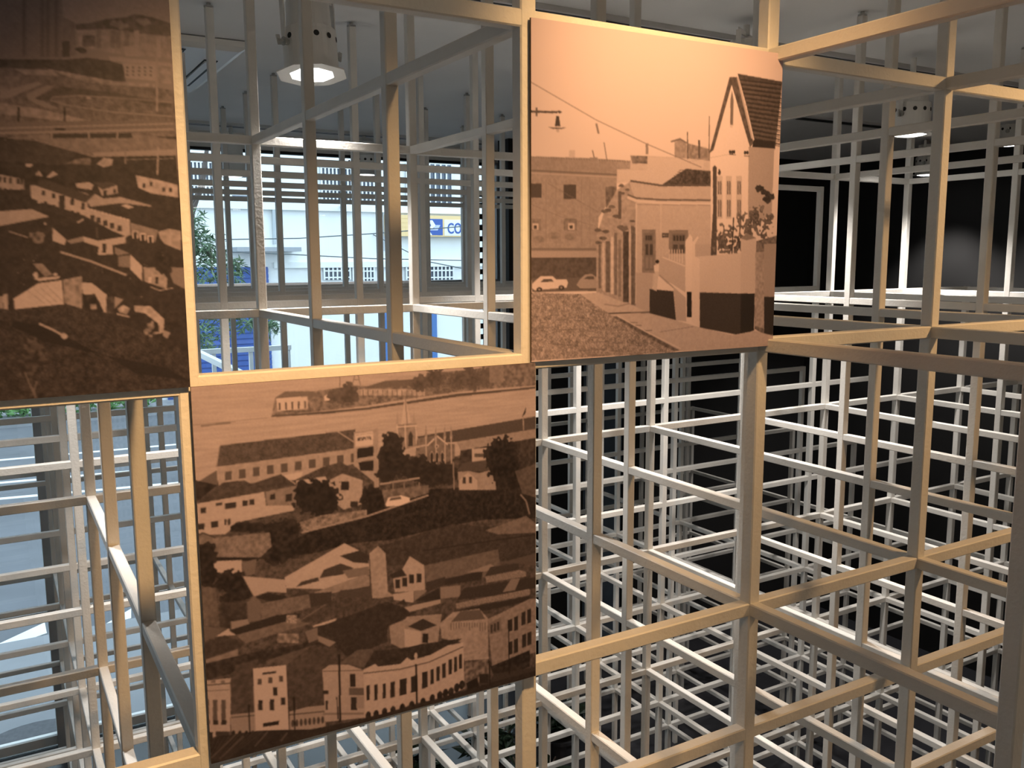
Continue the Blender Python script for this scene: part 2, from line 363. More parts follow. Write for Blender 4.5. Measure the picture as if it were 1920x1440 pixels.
    h.poly([(1268, B+798), (1560, B+806), (1556, B+1108), (1268, B+1052)], .17); h.poly([(1560, B+806), (1658, B+805), (1652, B+1072), (1556, B+1108)], .08)
    h.poly([(995, B+540), (1060, B+520), (1170, B+560), (1172, B+800), (1080, B+740), (985, B+680)], .74)
    for i in range(6): h.line([(1060+i*18, B+490), (1060+i*18, B+560+i*6)], 5, .9)
    h.line([(1010, B+545), (1170, B+610)], 8, .9); h.line([(990, B+675), (1172, B+842)], 9, .6)
    h.poly([(965, B+690), (985, B+680), (1100, B+790), (940, B+775)], .92); h.poly([(920, B+775), (1088, B+790), (1106, B+1002), (920, B+950)], .17); h.poly([(1088, B+760), (1175, B+840), (1178, B+1010), (1106, B+1000)], .72)
    h.poly([(1172, B+430), (1205, B+380), (1222, B+405), (1222, B+800), (1172, B+800)], .92); h.rect(1182, B+795, 1216, B+978, .06)
    h.poly([(1220, B+440), (1258, B+395), (1266, B+405), (1240, B+450), (1240, B+540), (1272, B+560), (1272, B+1050), (1216, B+1010)], .90)
    h.poly([(430, B+812), (560, B+800), (825, B+905), (920, B+950), (1106, B+1000), (1270, B+1050), (1500, B+1106), (1660, B+1075), (1850, B+1130), (1850, B+1190), (1110, B+1225), (880, B+1105), (640, B+960)], .76, noise=.03)
    h.line([(430, B+820), (500, B+878), (625, B+952), (920, B+942)], 10, .3); h.line([(600, B+885), (700, B+900), (780, B+880)], 8, .55)
    h.poly([(30, B+800), (430, B+812), (640, B+960), (880, B+1105), (1100, B+1230), (30, B+1300)], .56, noise=.12, fine=.36)
    for i in range(70):
        x = 40+900*random.random(); y = B+830+430*random.random()
        if y > B+800+(x-430)*.62: h.line([(x, y), (x+30+60*random.random(), y+6*random.random()-3)], 3+4*(y-B-800)/430, .36+.1*random.random())
    h.poly([(660, B+975), (690, B+970), (890, B+1085), (1130, B+1215), (1095, B+1225), (870, B+1105)], .38, noise=.15); h.line([(690, B+968), (890, B+1080), (1140, B+1205)], 7, .88)
    h.line([(990, B+1085), (1110, B+1065), (1230, B+1045)], 4, .5)
    # child on the steps, wires, street lamp
    h.blob(975, B+577, 13, 14, .1, rough=0); h.poly([(950, B+605), (985, B+595), (985, B+650), (955, B+655)], .9); h.poly([(958, B+650), (985, B+650), (970, B+790), (945, B+780)], .8); h.blob(745, B+770, 9, 26, .2)
    h.line([(30, 552), (545, 860), (900, 1035), (1285, 1205)], 6, .50); h.line([(30, B+140), (300, B+255), (540, B+320)], 3, .48); h.line([(200, B+10), (560, B+220)], 3, .45); h.line([(1480, 1112), (1190, 1165)], 2, .6)
    h.line([(30, 795), (270, 803)], 16, .24); h.poly([(262, 795), (285, 790), (305, 802), (285, 812)], .22); h.rect(118, 768, 130, 830, .3)
    h.poly([(262, 830), (282, 830), (292, 905), (252, 905)], .22); h.poly([(208, 912), (335, 915), (300, 924), (240, 924)], .25); h.blob(272, 935, 12, 14, .8, rough=0)
    return c
def hospital_art():
    c = Canvas(N, 0, L(0, 0, -1).z, YP1, .66); h = Zm(c, 340, 660, 2.866); B = 1089
    h.rect(0, 0, 1950, 700, .70, noise=.05, k='h', fine=.06)
    h.poly([(0, 700), (400, 690), (1060, 560), (1480, 560), (1950, 420), (1950, 2400), (0, 2400)], .27, noise=.10, fine=.10)
    # far shore
    h.poly([(490, 345), (770, 318), (1000, 290), (1200, 255), (1500, 212), (1900, 178), (1900, 40), (1640, 78), (1560, 95), (1320, 112), (1310, 148), (1000, 185), (940, 182), (690, 215), (510, 247)], .44, noise=.16, fine=.12)
    h.poly([(510, 248), (562, 214), (700, 212), (760, 235), (690, 248)], .40); h.poly([(515, 252), (682, 240), (686, 308), (522, 320)], .80); h.quadwins((528, 275), (665, 265), 5, 10, 40, .3)
    h.poly([(772, 265), (772, 240), (795, 222), (815, 238), (815, 262)], .85); h.rect(940, 200, 1310, 235, .66, noise=.12); h.poly([(1000, 186), (1100, 155), (1270, 145), (1300, 175), (1000, 200)], .36)
    for i in range(12): h.line([(980+i*26, 205), (980+i*26, 250)], 4, .35)
    for x, y, a, b in ((890, 225, 60, 50), (1290, 165, 45, 45), (1380, 150, 70, 50), (1480, 150, 60, 50), (1560, 140, 60, 55), (1640, 130, 55, 55), (820, 235, 40, 35)): h.blob(x, y, a, b, .30, rough=.8)
    h.rect(1655, 70, 1730, 165, .48, noise=.06); h.rect(1740, 55, 1900, 165, .42, noise=.12)
    h.poly([(490, 345), (770, 322), (1000, 300), (1500, 222), (1900, 186), (1900, 196), (1500, 238), (1000, 312), (770, 335), (490, 353)], .28)
    for a, b in (((922, 180), (940, 110)), ((966, 180), (950, 110)), ((930, 150), (960, 150)), ((856, 130), (856, 190))): h.line([a, b], 5, .45)
    h.line([(40, 400), (470, 358)], 4, .50); h.line([(110, 402), (270, 384)], 7, .42)
    h.poly([(1270, 455), (1900, 345), (1900, 412), (1480, 482), (1290, 500)], .26); h.poly([(1480, 482), (1900, 412), (1900, 470), (1500, 530)], .58, noise=.05)
    h.line([(1834, 345), (1836, 420)], 6, .6); h.poly([(1826, 350), (1850, 292), (1846, 330)], .12)
    # long roofed ward
    h.poly([(192, 622), (215, 506), (845, 430), (940, 416), (942, 500), (935, 522)], .28, noise=.06, fine=.1); h.line([(845, 430), (935, 488)], 6, .65); h.line([(213, 508), (196, 618)], 5, .5)
    h.poly([(196, 622), (935, 520), (938, 600), (620, 690), (205, 722)], .64, noise=.05); h.quadwins((240, 648), (915, 548), 10, 36, 48, .30, skew=.13)
    h.poly([(100, 700), (195, 640), (200, 720), (110, 740)], .35)
    # hoarding
    h.poly([(930, 432), (1060, 412), (1066, 760), (1040, 760), (1040, 700), (930, 612)], .62, noise=.05); h.poly([(938, 442), (1034, 428), (1034, 500), (940, 512)], .82)
    h.poly([(948, 522), (1036, 508), (1036, 560), (948, 575)], .12); h.poly([(955, 595), (1036, 582), (1036, 640), (965, 640)], .12)
    GL = {'H': ((0, 0, 0, 4), (2, 0, 2, 4), (0, 2, 2, 2)), 'O': ((0, 0, 2, 0), (2, 0, 2, 4), (2, 4, 0, 4), (0, 4, 0, 0)), 'S': ((2, 0, 0, 0), (0, 0, 0, 2), (0, 2, 2, 2), (2, 2, 2, 4), (2, 4, 0, 4)), 'P': ((0, 4, 0, 0), (0, 0, 2, 0), (2, 0, 2, 2), (2, 2, 0, 2)), 'I': ((1, 0, 1, 4),), 'T': ((0, 0, 2, 0), (1, 0, 1, 4)), 'A': ((0, 4, 0, 0), (0, 0, 2, 0), (2, 0, 2, 4), (0, 2, 2, 2)), 'L': ((0, 0, 0, 4), (0, 4, 2, 4))}
    for i, ch in enumerate('HOSPITAL'):
        for x0, y0, x1, y1 in GL[ch]: h.line([(950+i*10+x0*3.2, 463-i*1.2+y0*4.2), (950+i*10+x1*3.2+.1, 463-i*1.2+y1*4.2+.1)], 3.2, .18)
    for x in range(945, 1030, 7): h.line([(x, 449-(x-945)*.13), (x+4, 449-(x-945)*.13)], 3, .35)
    # church
    h.poly([(1160, 392), (1266, 382), (1268, 515), (1168, 525)], .52, noise=.08); h.poly([(1182, 392), (1204, 232), (1236, 380)], .76); h.line([(1204, 235), (1216, 385)], 6, .5)
    for x in (1163, 1252): h.poly([(x-8, 390), (x, 315), (x+8, 385)], .62)
    for x in (1162, 1205, 1262): h.line([(x, 392), (x+4, 520)], 6, .8)
    h.line([(1158, 405), (1270, 396)], 6, .85); h.poly([(1222, 450), (1234, 425), (1246, 448), (1246, 505), (1222, 508)], .2); h.poly([(1172, 470), (1184, 448), (1192, 470), (1192, 510), (1174, 512)], .25)
    h.poly([(1268, 465), (1330, 455), (1375, 448), (1432, 492), (1470, 495), (1470, 570), (1430, 592), (1330, 612), (1260, 560)], .42, noise=.08)
    h.line([(1322, 505), (1376, 452), (1432, 498)], 8, .82)
    for x in (1316, 1368, 1416, 1450): h.poly([(x-8, 470), (x, 385 if x != 1368 else 400), (x+8, 465)], .55); h.line([(x, 455), (x+2, 600)], 6, .72)
    for x in (1338, 1366, 1394): h.poly([(x, 600-(x-1338)*.12), (x, 550), (x+9, 532), (x+18, 548), (x+18, 592)], .15); h.line([(x, 595), (x, 550), (x+9, 534), (x+18, 548), (x+18, 590)], 3, .75)
    h.blob(1374, 508, 10, 11, .75, rough=0); h.blob(1374, 508, 5, 6, .3, rough=0)
    h.line([(1230, 520), (1320, 500)], 10, .7)
    # trees and the dark hillside
    h.poly([(60, 690), (200, 720), (90, 810), (60, 860)], .14, noise=.06)
    for x, y, a, b in ((1130, 540, 75, 85), (1180, 600, 60, 70), (1110, 640, 60, 60), (1260, 620, 80, 60), (1340, 660, 80, 60), (1420, 650, 60, 60)): h.blob(x, y, a, b, .13, rough=.5, noise=.06)
    h.poly([(640, 1000), (760, 930), (1000, 870), (1100, 860), (1330, 740), (1480, 730), (1640, 690), (1950, 600), (1950, 890), (1640, 900), (1460, 930), (1120, 1012), (930, 1030), (700, B), (420, B+30), (440, 1050)], .12, noise=.07, fine=.08)
    h.poly([(1500, 530), (1900, 460), (1900, 620), (1790, 640), (1480, 700)], .18, noise=.08)
    h.poly([(1480, 642), (1510, 598), (1560, 585), (1640, 580), (1680, 640)], .26); h.poly([(1486, 645), (1545, 640), (1600, 650), (1680, 630), (1690, 740), (1492, 742)], .60, noise=.05); h.poly([(1495, 690), (1540, 645), (1590, 690), (1590, 740), (1495, 740)], .72); h.quadwins((1512, 672), (1545, 670), 2, 16, 35, .2); h.poly([(1562, 520), (1640, 515), (1640, 580), (1562, 590)], .72); h.rect(1575, 545, 1630, 565, .3)
    for x, y, a, b in ((1720, 560, 90, 100), (1700, 640, 60, 70), (1760, 620, 50, 80)): h.blob(x, y, a, b, .09, rough=.5)
    h.poly([(1790, 640), (1900, 600), (1900, 780), (1830, 760)], .30, noise=.06)
    # hospital outbuildings
    h.poly([(84, 818), (232, 705), (345, 694), (452, 752)], .24, noise=.05, fine=.08); h.poly([(86, 822), (450, 756), (462, 830), (612, 812), (612, 855), (330, 915), (240, 985), (95, 990)], .72, noise=.03)
    for x, y, w, q in ((108, 845, 30, 30), (190, 818, 35, 14), (240, 818, 60, 32), (334, 804, 28, 30), (370, 798, 28, 30), (92, 930, 38, 34), (165, 918, 38, 34), (236, 905, 12, 32), (255, 902, 14, 34)): h.poly([(x, y), (x+w, y-w*.12), (x+w, y+q-w*.12), (x, y+q)], .16)
    h.poly([(395, 708), (545, 658), (622, 716), (455, 752)], .22, noise=.05); h.poly([(458, 755), (622, 722), (622, 828), (465, 830)], .50, noise=.06); h.poly([(482, 770), (510, 765), (510, 795), (482, 798)], .15); h.poly([(565, 770), (600, 762), (600, 805), (565, 808)], .15); h.line([(545, 660), (620, 715)], 5, .7)
    h.poly([(555, 665), (660, 645), (640, 690), (580, 690)], .78)
    h.poly([(612, 692), (765, 620), (860, 594), (1002, 668), (830, 668)], .24, noise=.06, fine=.08); h.poly([(622, 694), (780, 672), (790, 700), (700, 720), (625, 735)], .72)
    h.poly([(785, 696), (870, 655), (978, 690), (972, 820), (875, 850), (830, 812)], .66, noise=.05); h.line([(780, 698), (870, 652), (985, 690)], 7, .25); h.rect(862, 698, 905, 745, .12); h.rect(912, 805, 952, 835, .15)
    for x, y, a, b in ((720, 790, 125, 95), (680, 760, 70, 55), (770, 840, 80, 50), (1035, 800, 60, 85), (1050, 860, 50, 40)): h.blob(x, y, a, b, .10, rough=.5, noise=.06)
    h.poly([(640, 920), (760, 880), (1000, 850), (1000, 880), (660, 975)], .48, noise=.18, fine=.15); h.line([(650, 975), (1000, 885), (1330, 770)], 9, .6)
    h.line([(1070, 712), (1282, 678)], 9, .62)
    for x in (1140, 1200, 1280): h.line([(x, 700), (x, 760)], 5, .5)
    h.poly([(1080, 745), (1330, 715), (1330, 760), (1100, 830)], .40, noise=.1); h.poly([(1100, 820), (1115, 785), (1185, 772), (1230, 785), (1230, 805), (1180, 826), (1105, 832)], .92); h.poly([(1120, 800), (1128, 786), (1180, 778), (1186, 792)], .3)
    h.line([(1462, 590), (1466, 740)], 6, .55); h.line([(1820, 765), (1850, 800), (1868, 870)], 8, .5)
    for x, y, a, b in ((560, 990, 100, 90), (530, 1080, 90, 60), (640, 1040, 80, 60), (330, 945, 60, 25), (400, 950, 60, 25)): h.blob(x, y, a, b, .12, rough=.6)
    # walls and yards below the trees
    h.poly([(84, 1000), (120, 978), (190, 1005), (190, B+25), (90, B+25)], .45, noise=.08); h.line([(84, 1000), (120, 978), (190, 1005)], 8, .2); h.rect(95, 1040, 130, B+20, .15)
    h.poly([(190, 1005), (480, 975), (490, 1050), (430, B+20), (195, B+25)], .46, noise=.1, fine=.1); h.rect(90, B+20, 420, B+40, .1)
    h.poly([(180, B+42), (330, B+35), (330, B+115), (185, B+100)], .74); h.poly([(330, B+50), (410, B+28), (400, B+110), (335, B+125)], .4)
    # big shed roofs
    h.poly([(1060, B-40), (1460, B-165), (1640, B-150), (1900, B-180), (1900, B+20), (1310, B+60), (1100, B+60)], .20, noise=.05, fine=.07); h.line([(1300, B-20), (1900, B-110)], 6, .12); h.poly([(1630, B-130), (1850, B-210), (1900, B-170), (1900, B-120), (1700, B-110)], .42, noise=.06)
    h.poly([(1300, B+62), (1700, B-30), (1720, B+110), (1320, B+150)], .38, noise=.05)
    h.poly([(560, B+128), (880, B-58), (1012, B+5), (1012, B+110), (800, B+190), (570, B+185)], .74, noise=.03); h.poly([(855, B+10), (960, B-20), (1012, B+5), (1010, B+50), (930, B+45)], .18); h.poly([(748, B+130), (770, B+85), (860, B+50), (930, B+75), (870, B+110)], .22)
    h.poly([(620, B+180), (650, B+150), (740, B+125), (745, B+145)], .22); h.poly([(870, B+90), (1010, B+65), (1010, B+110), (900, B+130)], .45); h.poly([(715, B+210), (980, B+112), (1015, B+120), (1015, B+170), (820, B+210)], .55, noise=.06)
    h.poly([(830, B+235), (860, B+195), (1040, B+175), (1045, B+235)], .25)
    h.poly([(1015, B-5), (1060, B-45), (1100, B-5), (1112, B+200), (1150, B+225), (1030, B+242)], .64, noise=.08)
    h.poly([(1120, B+110), (1190, B+78), (1210, B+120), (1140, B+135)], .16); h.poly([(1190, B+80), (1230, B+10), (1306, B+58), (1312, B+190), (1150, B+205), (1140, B+130), (1215, B+115)], .70, noise=.04)
    for x, y in ((1152, 135), (1190, 125), (1226, 108), (1266, 103)): h.rect(x, B+y, x+26, B+y+48, .14)
    # middle rows
    h.poly([(95, B+165), (190, B+180), (210, B+392), (100, B+388)], .36, noise=.07)
    for x, y, a, b in ((140, 40, 60, 90), (280, 150, 90, 60), (320, 190, 70, 50), (150, 110, 60, 60), (300, 230, 90, 30)): h.blob(x, B+y, a, b, .11, rough=.5)
    h.poly([(335, B+122), (565, B+140), (570, B+210), (470, B+205), (395, B+232)], .70); h.poly([(400, B+238), (470, B+210), (580, B+232), (500, B+260)], .14); h.poly([(580, B+235), (650, B+200), (690, B+205), (690, B+225)], .2)
    h.poly([(210, B+270), (350, B+250), (360, B+390), (270, B+410), (215, B+395)], .20, noise=.06); h.poly([(270, B+368), (370, B+352), (370, B+395), (275, B+412)], .55)
    h.poly([(360, B+262), (395, B+225), (432, B+258), (432, B+360), (365, B+370)], .40); h.poly([(430, B+268), (700, B+215), (812, B+205), (815, B+258), (640, B+305), (435, B+362)], .42, noise=.06, fine=.08); h.poly([(690, B+215), (812, B+203), (812, B+262), (700, B+290)], .2)
    h.poly([(100, B+388), (230, B+408), (190, B+450), (110, B+485)], .36); h.poly([(190, B+448), (260, B+405), (300, B+440)], .75)
    h.poly([(105, B+490), (240, B+440), (352, B+492), (120, B+575)], .22, noise=.05); h.poly([(300, B+438), (640, B+345), (650, B+368), (700, B+375), (520, B+430), (350, B+485)], .42, noise=.06); h.poly([(260, B+415), (520, B+330), (640, B+320), (640, B+345), (300, B+440)], .15)
    h.rect(570, B+330, 625, B+375, .6, noise=.3, k='f'); h.poly([(640, B+362), (780, B+272), (1050, B+235), (1090, B+250), (700, B+365)], .25, noise=.06, fine=.08); h.line([(780, B+272), (640, B+362)], 4, .45)
    h.poly([(710, B+388), (840, B+345), (830, B+365), (715, B+395)], .78); h.poly([(735, B+420), (740, B+395), (1050, B+275), (1110, B+255), (1270, B+312), (1110, B+390), (1110, B+470), (900, B+560), (820, B+470)], .17, noise=.04, fine=.06)
    h.poly([(120, B+580), (310, B+515), (310, B+560), (150, B+600)], .5, noise=.08); h.poly([(110, B+600), (380, B+535), (480, B+520), (670, B+480), (720, B+395), (840, B+470), (700, B+495), (470, B+575), (380, B+620), (115, B+690)], .18, noise=.07)
    h.rect(520, B+430, 635, B+480, .55, noise=.25, k='m'); h.poly([(670, B+420), (735, B+395), (740, B+460), (690, B+480)], .45); h.poly([(740, B+440), (835, B+475), (800, B+500), (740, B+470)], .55)
    h.poly([(1140, B+215), (1250, B+195), (1250, B+260), (1145, B+245)], .72); h.poly([(1250, B+195), (1330, B+190), (1255, B+250)], .5); h.poly([(1255, B+250), (1385, B+180), (1395, B+240), (1300, B+250)], .15); h.poly([(1160, B+265), (1200, B+240), (1215, B+275)], .18); h.poly([(1200, B+285), (1395, B+240), (1395, B+262), (1230, B+310)], .66)
    h.poly([(1392, B+175), (1500, B+165), (1500, B+225), (1395, B+238)], .52); h.poly([(1315, B+150), (1420, B+118), (1418, B+160), (1320, B+205)], .2); h.poly([(1420, B+130), (1620, B+85), (1612, B+135), (1415, B+165)], .16); h.poly([(1535, B+95), (1660, B+50), (1700, B+70), (1630, B+90)], .55)
    h.poly([(1630, B+115), (1660, B+65), (1810, B+45), (1815, B+75), (1760, B+105)], .2); h.poly([(1632, B+118), (1810, B+80), (1850, B+90), (1850, B+115), (1640, B+150)], .5, noise=.15, k='f'); h.poly([(1690, B+50), (1900, B-10), (1900, B+60), (1810, B+45)], .3)
    h.poly([(1480, B+245), (1520, B+180), (1900, B+118), (1900, B+178), (1700, B+215)], .18); h.poly([(1725, B+200), (1770, B+130), (1818, B+125), (1790, B+190)], .5); h.poly([(1475, B+262), (1870, B+182), (1870, B+215), (1480, B+290)], .52, noise=.15, k='f'); h.poly([(1470, B+300), (1870, B+220), (1870, B+245), (1640, B+300)], .16)
    h.poly([(1120, B+385), (1205, B+350), (1215, B+335), (1400, B+320), (1380, B+470), (1200, B+515), (1130, B+480)], .60, noise=.06); h.poly([(1220, B+388), (1300, B+345), (1375, B+380), (1290, B+412)], .18); h.poly([(1200, B+400), (1290, B+415), (1290, B+480), (1205, B+510)], .76); h.rect(1298, B+425, 1328, B+475, .12)
    h.poly([(1390, B+370), (1460, B+310), (1600, B+290), (1645, B+340), (1650, B+560), (1520, B+570), (1500, B+470), (1400, B+450)], .64, noise=.08, k='m'); h.poly([(1450, B+362), (1500, B+305), (1605, B+295), (1632, B+345)], .34)
    for i in range(14): h.line([(1450+i*14, B+365), (1450+i*14, B+385+30*random.random())], 5, .4)
    h.poly([(1645, B+345), (1700, B+320), (1870, B+235), (1900, B+235), (1900, B+520), (1670, B+620)], .56, noise=.08)
    for x, y, q in ((1755, 350, 65), (1785, 335, 75), (1825, 310, 70), (1855, 295, 75), (1755, 470, 70), (1785, 455, 75), (1828, 430, 70), (1856, 418, 70)): h.poly([(x, B+y), (x+22, B+y-9), (x+22, B+y+q-9), (x, B+y+q)], .14)
    h.poly([(1650, B+370), (1715, B+335), (1720, B+410), (1655, B+430)], .45); h.quadwins((1660, B+375), (1695, B+360), 3, 12, 45, .2); h.poly([(1660, B+600), (1870, B+510), (1870, B+600), (1680, B+660)], .14, noise=.08)
    # street front
    h.poly([(114, B+690), (272, B+672), (268, B+960), (130, B+1010)], .72, noise=.03); h.line([(114, B+715), (270, B+700)], 7, .3)
    for x in (165, 217): h.rect(x, B+685, x+24, B+700, .45)
    for x in (130, 175, 220): h.rect(x, B+790, x+24, B+905, .32); h.rect(x, B+900, x+28, B+925, .15)
    h.line([(120, B+745), (265, B+735)], 4, .4); h.rect(140, B+965, 175, B+1010, .15); h.rect(190, B+960, 262, B+985, .2)
    h.poly([(268, B+690), (300, B+600), (420, B+570), (395, B+640), (400, B+860), (275, B+875)], .27, noise=.06); h.poly([(270, B+870), (405, B+855), (410, B+960), (275, B+990)], .60); h.line([(272, B+885), (405, B+872)], 6, .3)
    for x in (285, 320, 355, 388): h.blob(x, B+975, 11, 20, .12, rough=0)
    h.poly([(390, B+620), (568, B+600), (582, B+955), (405, B+975)], .82); h.quadwins((415, B+675), (530, B+658), 3, 22, 32, .3); h.line([(440, B+648), (515, B+638)], 12, .2)
    for x, y, q in ((418, 790, 55), (480, 785, 60), (540, 775, 40), (498, 720, 45)): h.rect(x, B+y, x+24, B+y+q, .16)
    h.poly([(444, B+915), (530, B+900), (530, B+922), (444, B+935)], .12); h.rect(425, B+955, 440, B+975, .15)
    h.poly([(470, B+575), (705, B+495), (570, B+600)], .33, noise=.05); h.poly([(570, B+600), (700, B+500), (850, B+520), (850, B+600), (762, B+620), (770, B+800), (590, B+835)], .26, noise=.06, fine=.06)
    h.poly([(585, B+850), (680, B+825), (775, B+815), (780, B+940), (590, B+965)], .64); h.line([(585, B+868), (775, B+848)], 7, .3)
    for i in range(8): h.blob(603+i*23, B+915-i*3, 8, 20, .25, rough=0)
    h.poly([(860, B+585), (950, B+515), (1030, B+510), (985, B+610)], .34, noise=.05); h.poly([(762, B+625), (800, B+598), (900, B+595), (985, B+625), (990, B+880), (780, B+905)], .70, noise=.03)
    for x, y, w, q in ((910, 645, 30, 70), (915, 770, 34, 70), (780, 790, 12, 50), (765, 735, 30, 20)): h.rect(x, B+y, x+w, B+y+q, .15)
    h.rect(905, B+720, 985, B+760, .35); h.line([(765, B+632), (985, B+625)], 5, .4); h.rect(945, B+765, 985, B+830, .6); h.line([(765, B+862), (985, B+858)], 12, .5)
    h.poly([(985, B+612), (1040, B+520), (1190, B+505), (1300, B+480), (1440, B+460), (1510, B+450), (1440, B+500), (1200, B+600)], .17, noise=.05, fine=.06)
    h.poly([(982, B+622), (1045, B+590), (1060, B+605), (1180, B+590), (1215, B+555), (1240, B+570), (1340, B+540), (1430, B+490), (1515, B+470), (1522, B+720), (1400, B+770), (1250, B+805), (992, B+890)], .78, noise=.03)
    h.line([(982, B+642), (1180, B+618), (1330, B+580), (1515, B+495)], 6, .3); h.blob(1262, B+548, 9, 22, .8, rough=.2)
    for x, y, w, q in ((998, 708, 18, 82), (1040, 703, 18, 85), (1085, 698, 17, 80), (1126, 690, 24, 84), (1175, 675, 38, 88), (1236, 658, 36, 88), (1295, 635, 30, 88), (1340, 620, 18, 80), (1372, 605, 18, 78), (1402, 588, 20, 78), (1437, 565, 18, 82), (1466, 552, 16, 80), (1492, 538, 16, 78)): h.poly([(x, B+y), (x+w, B+y-w*.3), (x+w, B+y+q-w*.3), (x, B+y+q)], .14)
    for x, y in ((1008, 870), (1050, 862), (1095, 850), (1140, 840), (1190, 826), (1240, 812), (1300, 795), (1350, 775), (1390, 758), (1420, 745), (1450, 738), (1480, 715), (1508, 700)): h.blob(x, B+y, 15, 24, .14, rough=0)
    h.poly([(1522, B+580), (1650, B+560), (1660, B+660), (1525, B+720)], .42, noise=.2); h.poly([(1530, B+690), (1590, B+660), (1600, B+710), (1540, B+730)], .1); h.rect(1600, B+640, 1650, B+690, .14)
    h.poly([(1650, B+690), (1680, B+640), (1900, B+600), (1900, B+680), (1660, B+720)], .20)
    # roof along the bottom edge and poles
    h.poly([(125, B+1020), (220, B+985), (420, B+955), (520, B+950), (700, B+945), (900, B+905), (1250, B+815), (1650, B+690), (1900, B+620), (1900, B+760), (125, B+1230)], .15, noise=.03, fine=.06)
    for i in range(12): h.line([(160+i*26, B+1000-i*4), (130+i*10, B+1120)], 4, .22)
    for a, b in (((300, 975), (150, 1120)), ((470, 960), (400, 1040)), ((340, 985), (210, 1110)), ((575, 965), (540, 1010))): h.line([(a[0], B+a[1]), (b[0], B+b[1])], 8, .30)
    for x, y0, y1, w in ((852, 540, 905, 11), (1262, 590, 805, 10), (610, 770, 965, 8), (368, 815, 975, 8), (840, 770, 890, 6), (1755, 350, 640, 6), (1652, 560, 700, 6)): h.line([(x, B+y0), (x+6, B+y1)], w, .08)
    return c
def city_art():
    c = Canvas(N, -1*SX, L(0, 0, 0).z, YP1, .46); h = Zm(c, 0, 0, 3.789); g = Zm(c, 0, 360, 3.513)
    h.rect(-1400, -400, 1400, 300, .52, noise=.02); 
    # tall slab blocks on the left, hill with houses
    h.poly([(-1400, -400), (435, -400), (450, 100), (455, 250), (445, 410), (-1400, 380)], .44, noise=.03)
    for i in range(46): h.line([(-1300, -380+i*18), (440, -380+i*18)], 5, .34)
    for x in (-900, -500, -180, 160, 290, 330, 390): h.rect(x, -380, x+26, 390, .33)
    h.poly([(455, 110), (540, 150), (545, 380), (450, 400)], .40, noise=.06); h.rect(445, 280, 500, 395, .22)
    h.poly([(545, 160), (660, 150), (760, 122), (900, 110), (965, 88), (1090, 110), (1220, 155), (1240, 260), (900, 240), (545, 200)], .27, noise=.08)
    h.blob(850, 165, 60, 35, .42); h.blob(1020, 140, 50, 30, .42); h.poly([(545, 200), (800, 195), (980, 225), (1240, 250), (1260, 410), (900, 380), (545, 330)], .50, noise=.06)
    for x in (560, 640, 690, 790, 830, 890, 960): h.rect(x, 205, x+34, 330, .40 if x % 20 else .56, noise=.08)
    h.rect(590, 240, 680, 320, .3, noise=.1); h.poly([(880, 320), (980, 310), (1000, 390), (900, 390)], .55); h.rect(1120, 260, 1150, 400, .56); h.blob(580, 345, 40, 22, .18)
    h.poly([(-1400, 385), (450, 415), (620, 400), (780, 420), (880, 450), (900, 580), (650, 540), (300, 480), (-1400, 430)], .20, noise=.07)
    h.poly([(780, 390), (860, 395), (1260, 445), (1260, 470), (880, 430), (790, 425)], .55); h.poly([(875, 435), (1125, 455), (1130, 570), (900, 545)], .56)
    for i in range(5):
        for j in range(3): h.rect(905+i*42, 465+j*26, 918+i*42, 478+j*26, .2)
    h.poly([(1130, 460), (1260, 470), (1260, 590), (1130, 580)], .5, noise=.1)
    # freight yard, curving ramps, viaduct
    h.poly([(-1400, 430), (300, 480), (650, 540), (1110, 610), (1260, 640), (1280, 1000), (-1400, 960)], .34, noise=.09, fine=.08)
    h.poly([(300, 470), (560, 520), (800, 565), (1110, 590), (1110, 615), (780, 590), (520, 545)], .50, noise=.1); h.poly([(100, 480), (380, 490), (420, 530), (180, 520)], .5, noise=.1)
    h.poly([(-400, 520), (140, 535), (140, 600), (0, 640), (-400, 640)], .42, noise=.08); h.poly([(0, 640), (270, 570), (300, 590), (60, 690), (0, 690)], .48); h.poly([(190, 660), (330, 600), (400, 600), (250, 690), (420, 760), (330, 760), (200, 700)], .46)
    h.poly([(250, 690), (430, 605), (820, 650), (1230, 720), (1230, 760), (850, 690), (560, 670), (370, 690), (430, 740)], .24, noise=.04)
    h.line([(1230, 720), (850, 688), (560, 670), (380, 682), (360, 705), (480, 740), (820, 790), (1230, 820)], 9, .46); h.line([(1110, 612), (760, 590), (560, 560)], 5, .5)
    h.poly([(-1400, 700), (0, 720), (300, 770), (640, 850), (480, 855), (0, 800), (-1400, 780)], .50, noise=.08); h.rect(125, 755, 142, 860, .12); h.rect(455, 755, 470, 865, .12); h.blob(635, 688, 26, 6, .62)
    h.poly([(-1400, 870), (1240, 850), (1250, 930), (-1400, 960)], .36); h.line([(-1400, 885), (0, 905), (1240, 872)], 9, .52); h.line([(-1400, 930), (0, 940), (1245, 912)], 12, .52); h.blob(430, 912, 36, 8, .1)
    h.rect(-1400, 965, 1260, 985, .12); h.poly([(0, 975), (250, 985), (640, 1105), (1260, 1075), (1260, 985), (900, 940), (300, 950)], .40, noise=.06); h.poly([(360, 945), (940, 940), (950, 975), (360, 975)], .14)
    for x in (370, 636, 840): h.rect(x-6, 930, x+6, 980, .5)
    h.poly([(660, 1080), (1260, 1055), (1260, 1095), (680, 1105)], .50)
    # dark belt of trees and roofs
    h.poly([(-1400, 980), (0, 985), (240, 990), (660, 1110), (1260, 1100), (1300, 1500), (-1400, 1500)], .12, noise=.05, fine=.05)
    h.poly([(0, 985), (240, 992), (560, 1080), (450, 1170), (0, 1140)], .17, noise=.04)
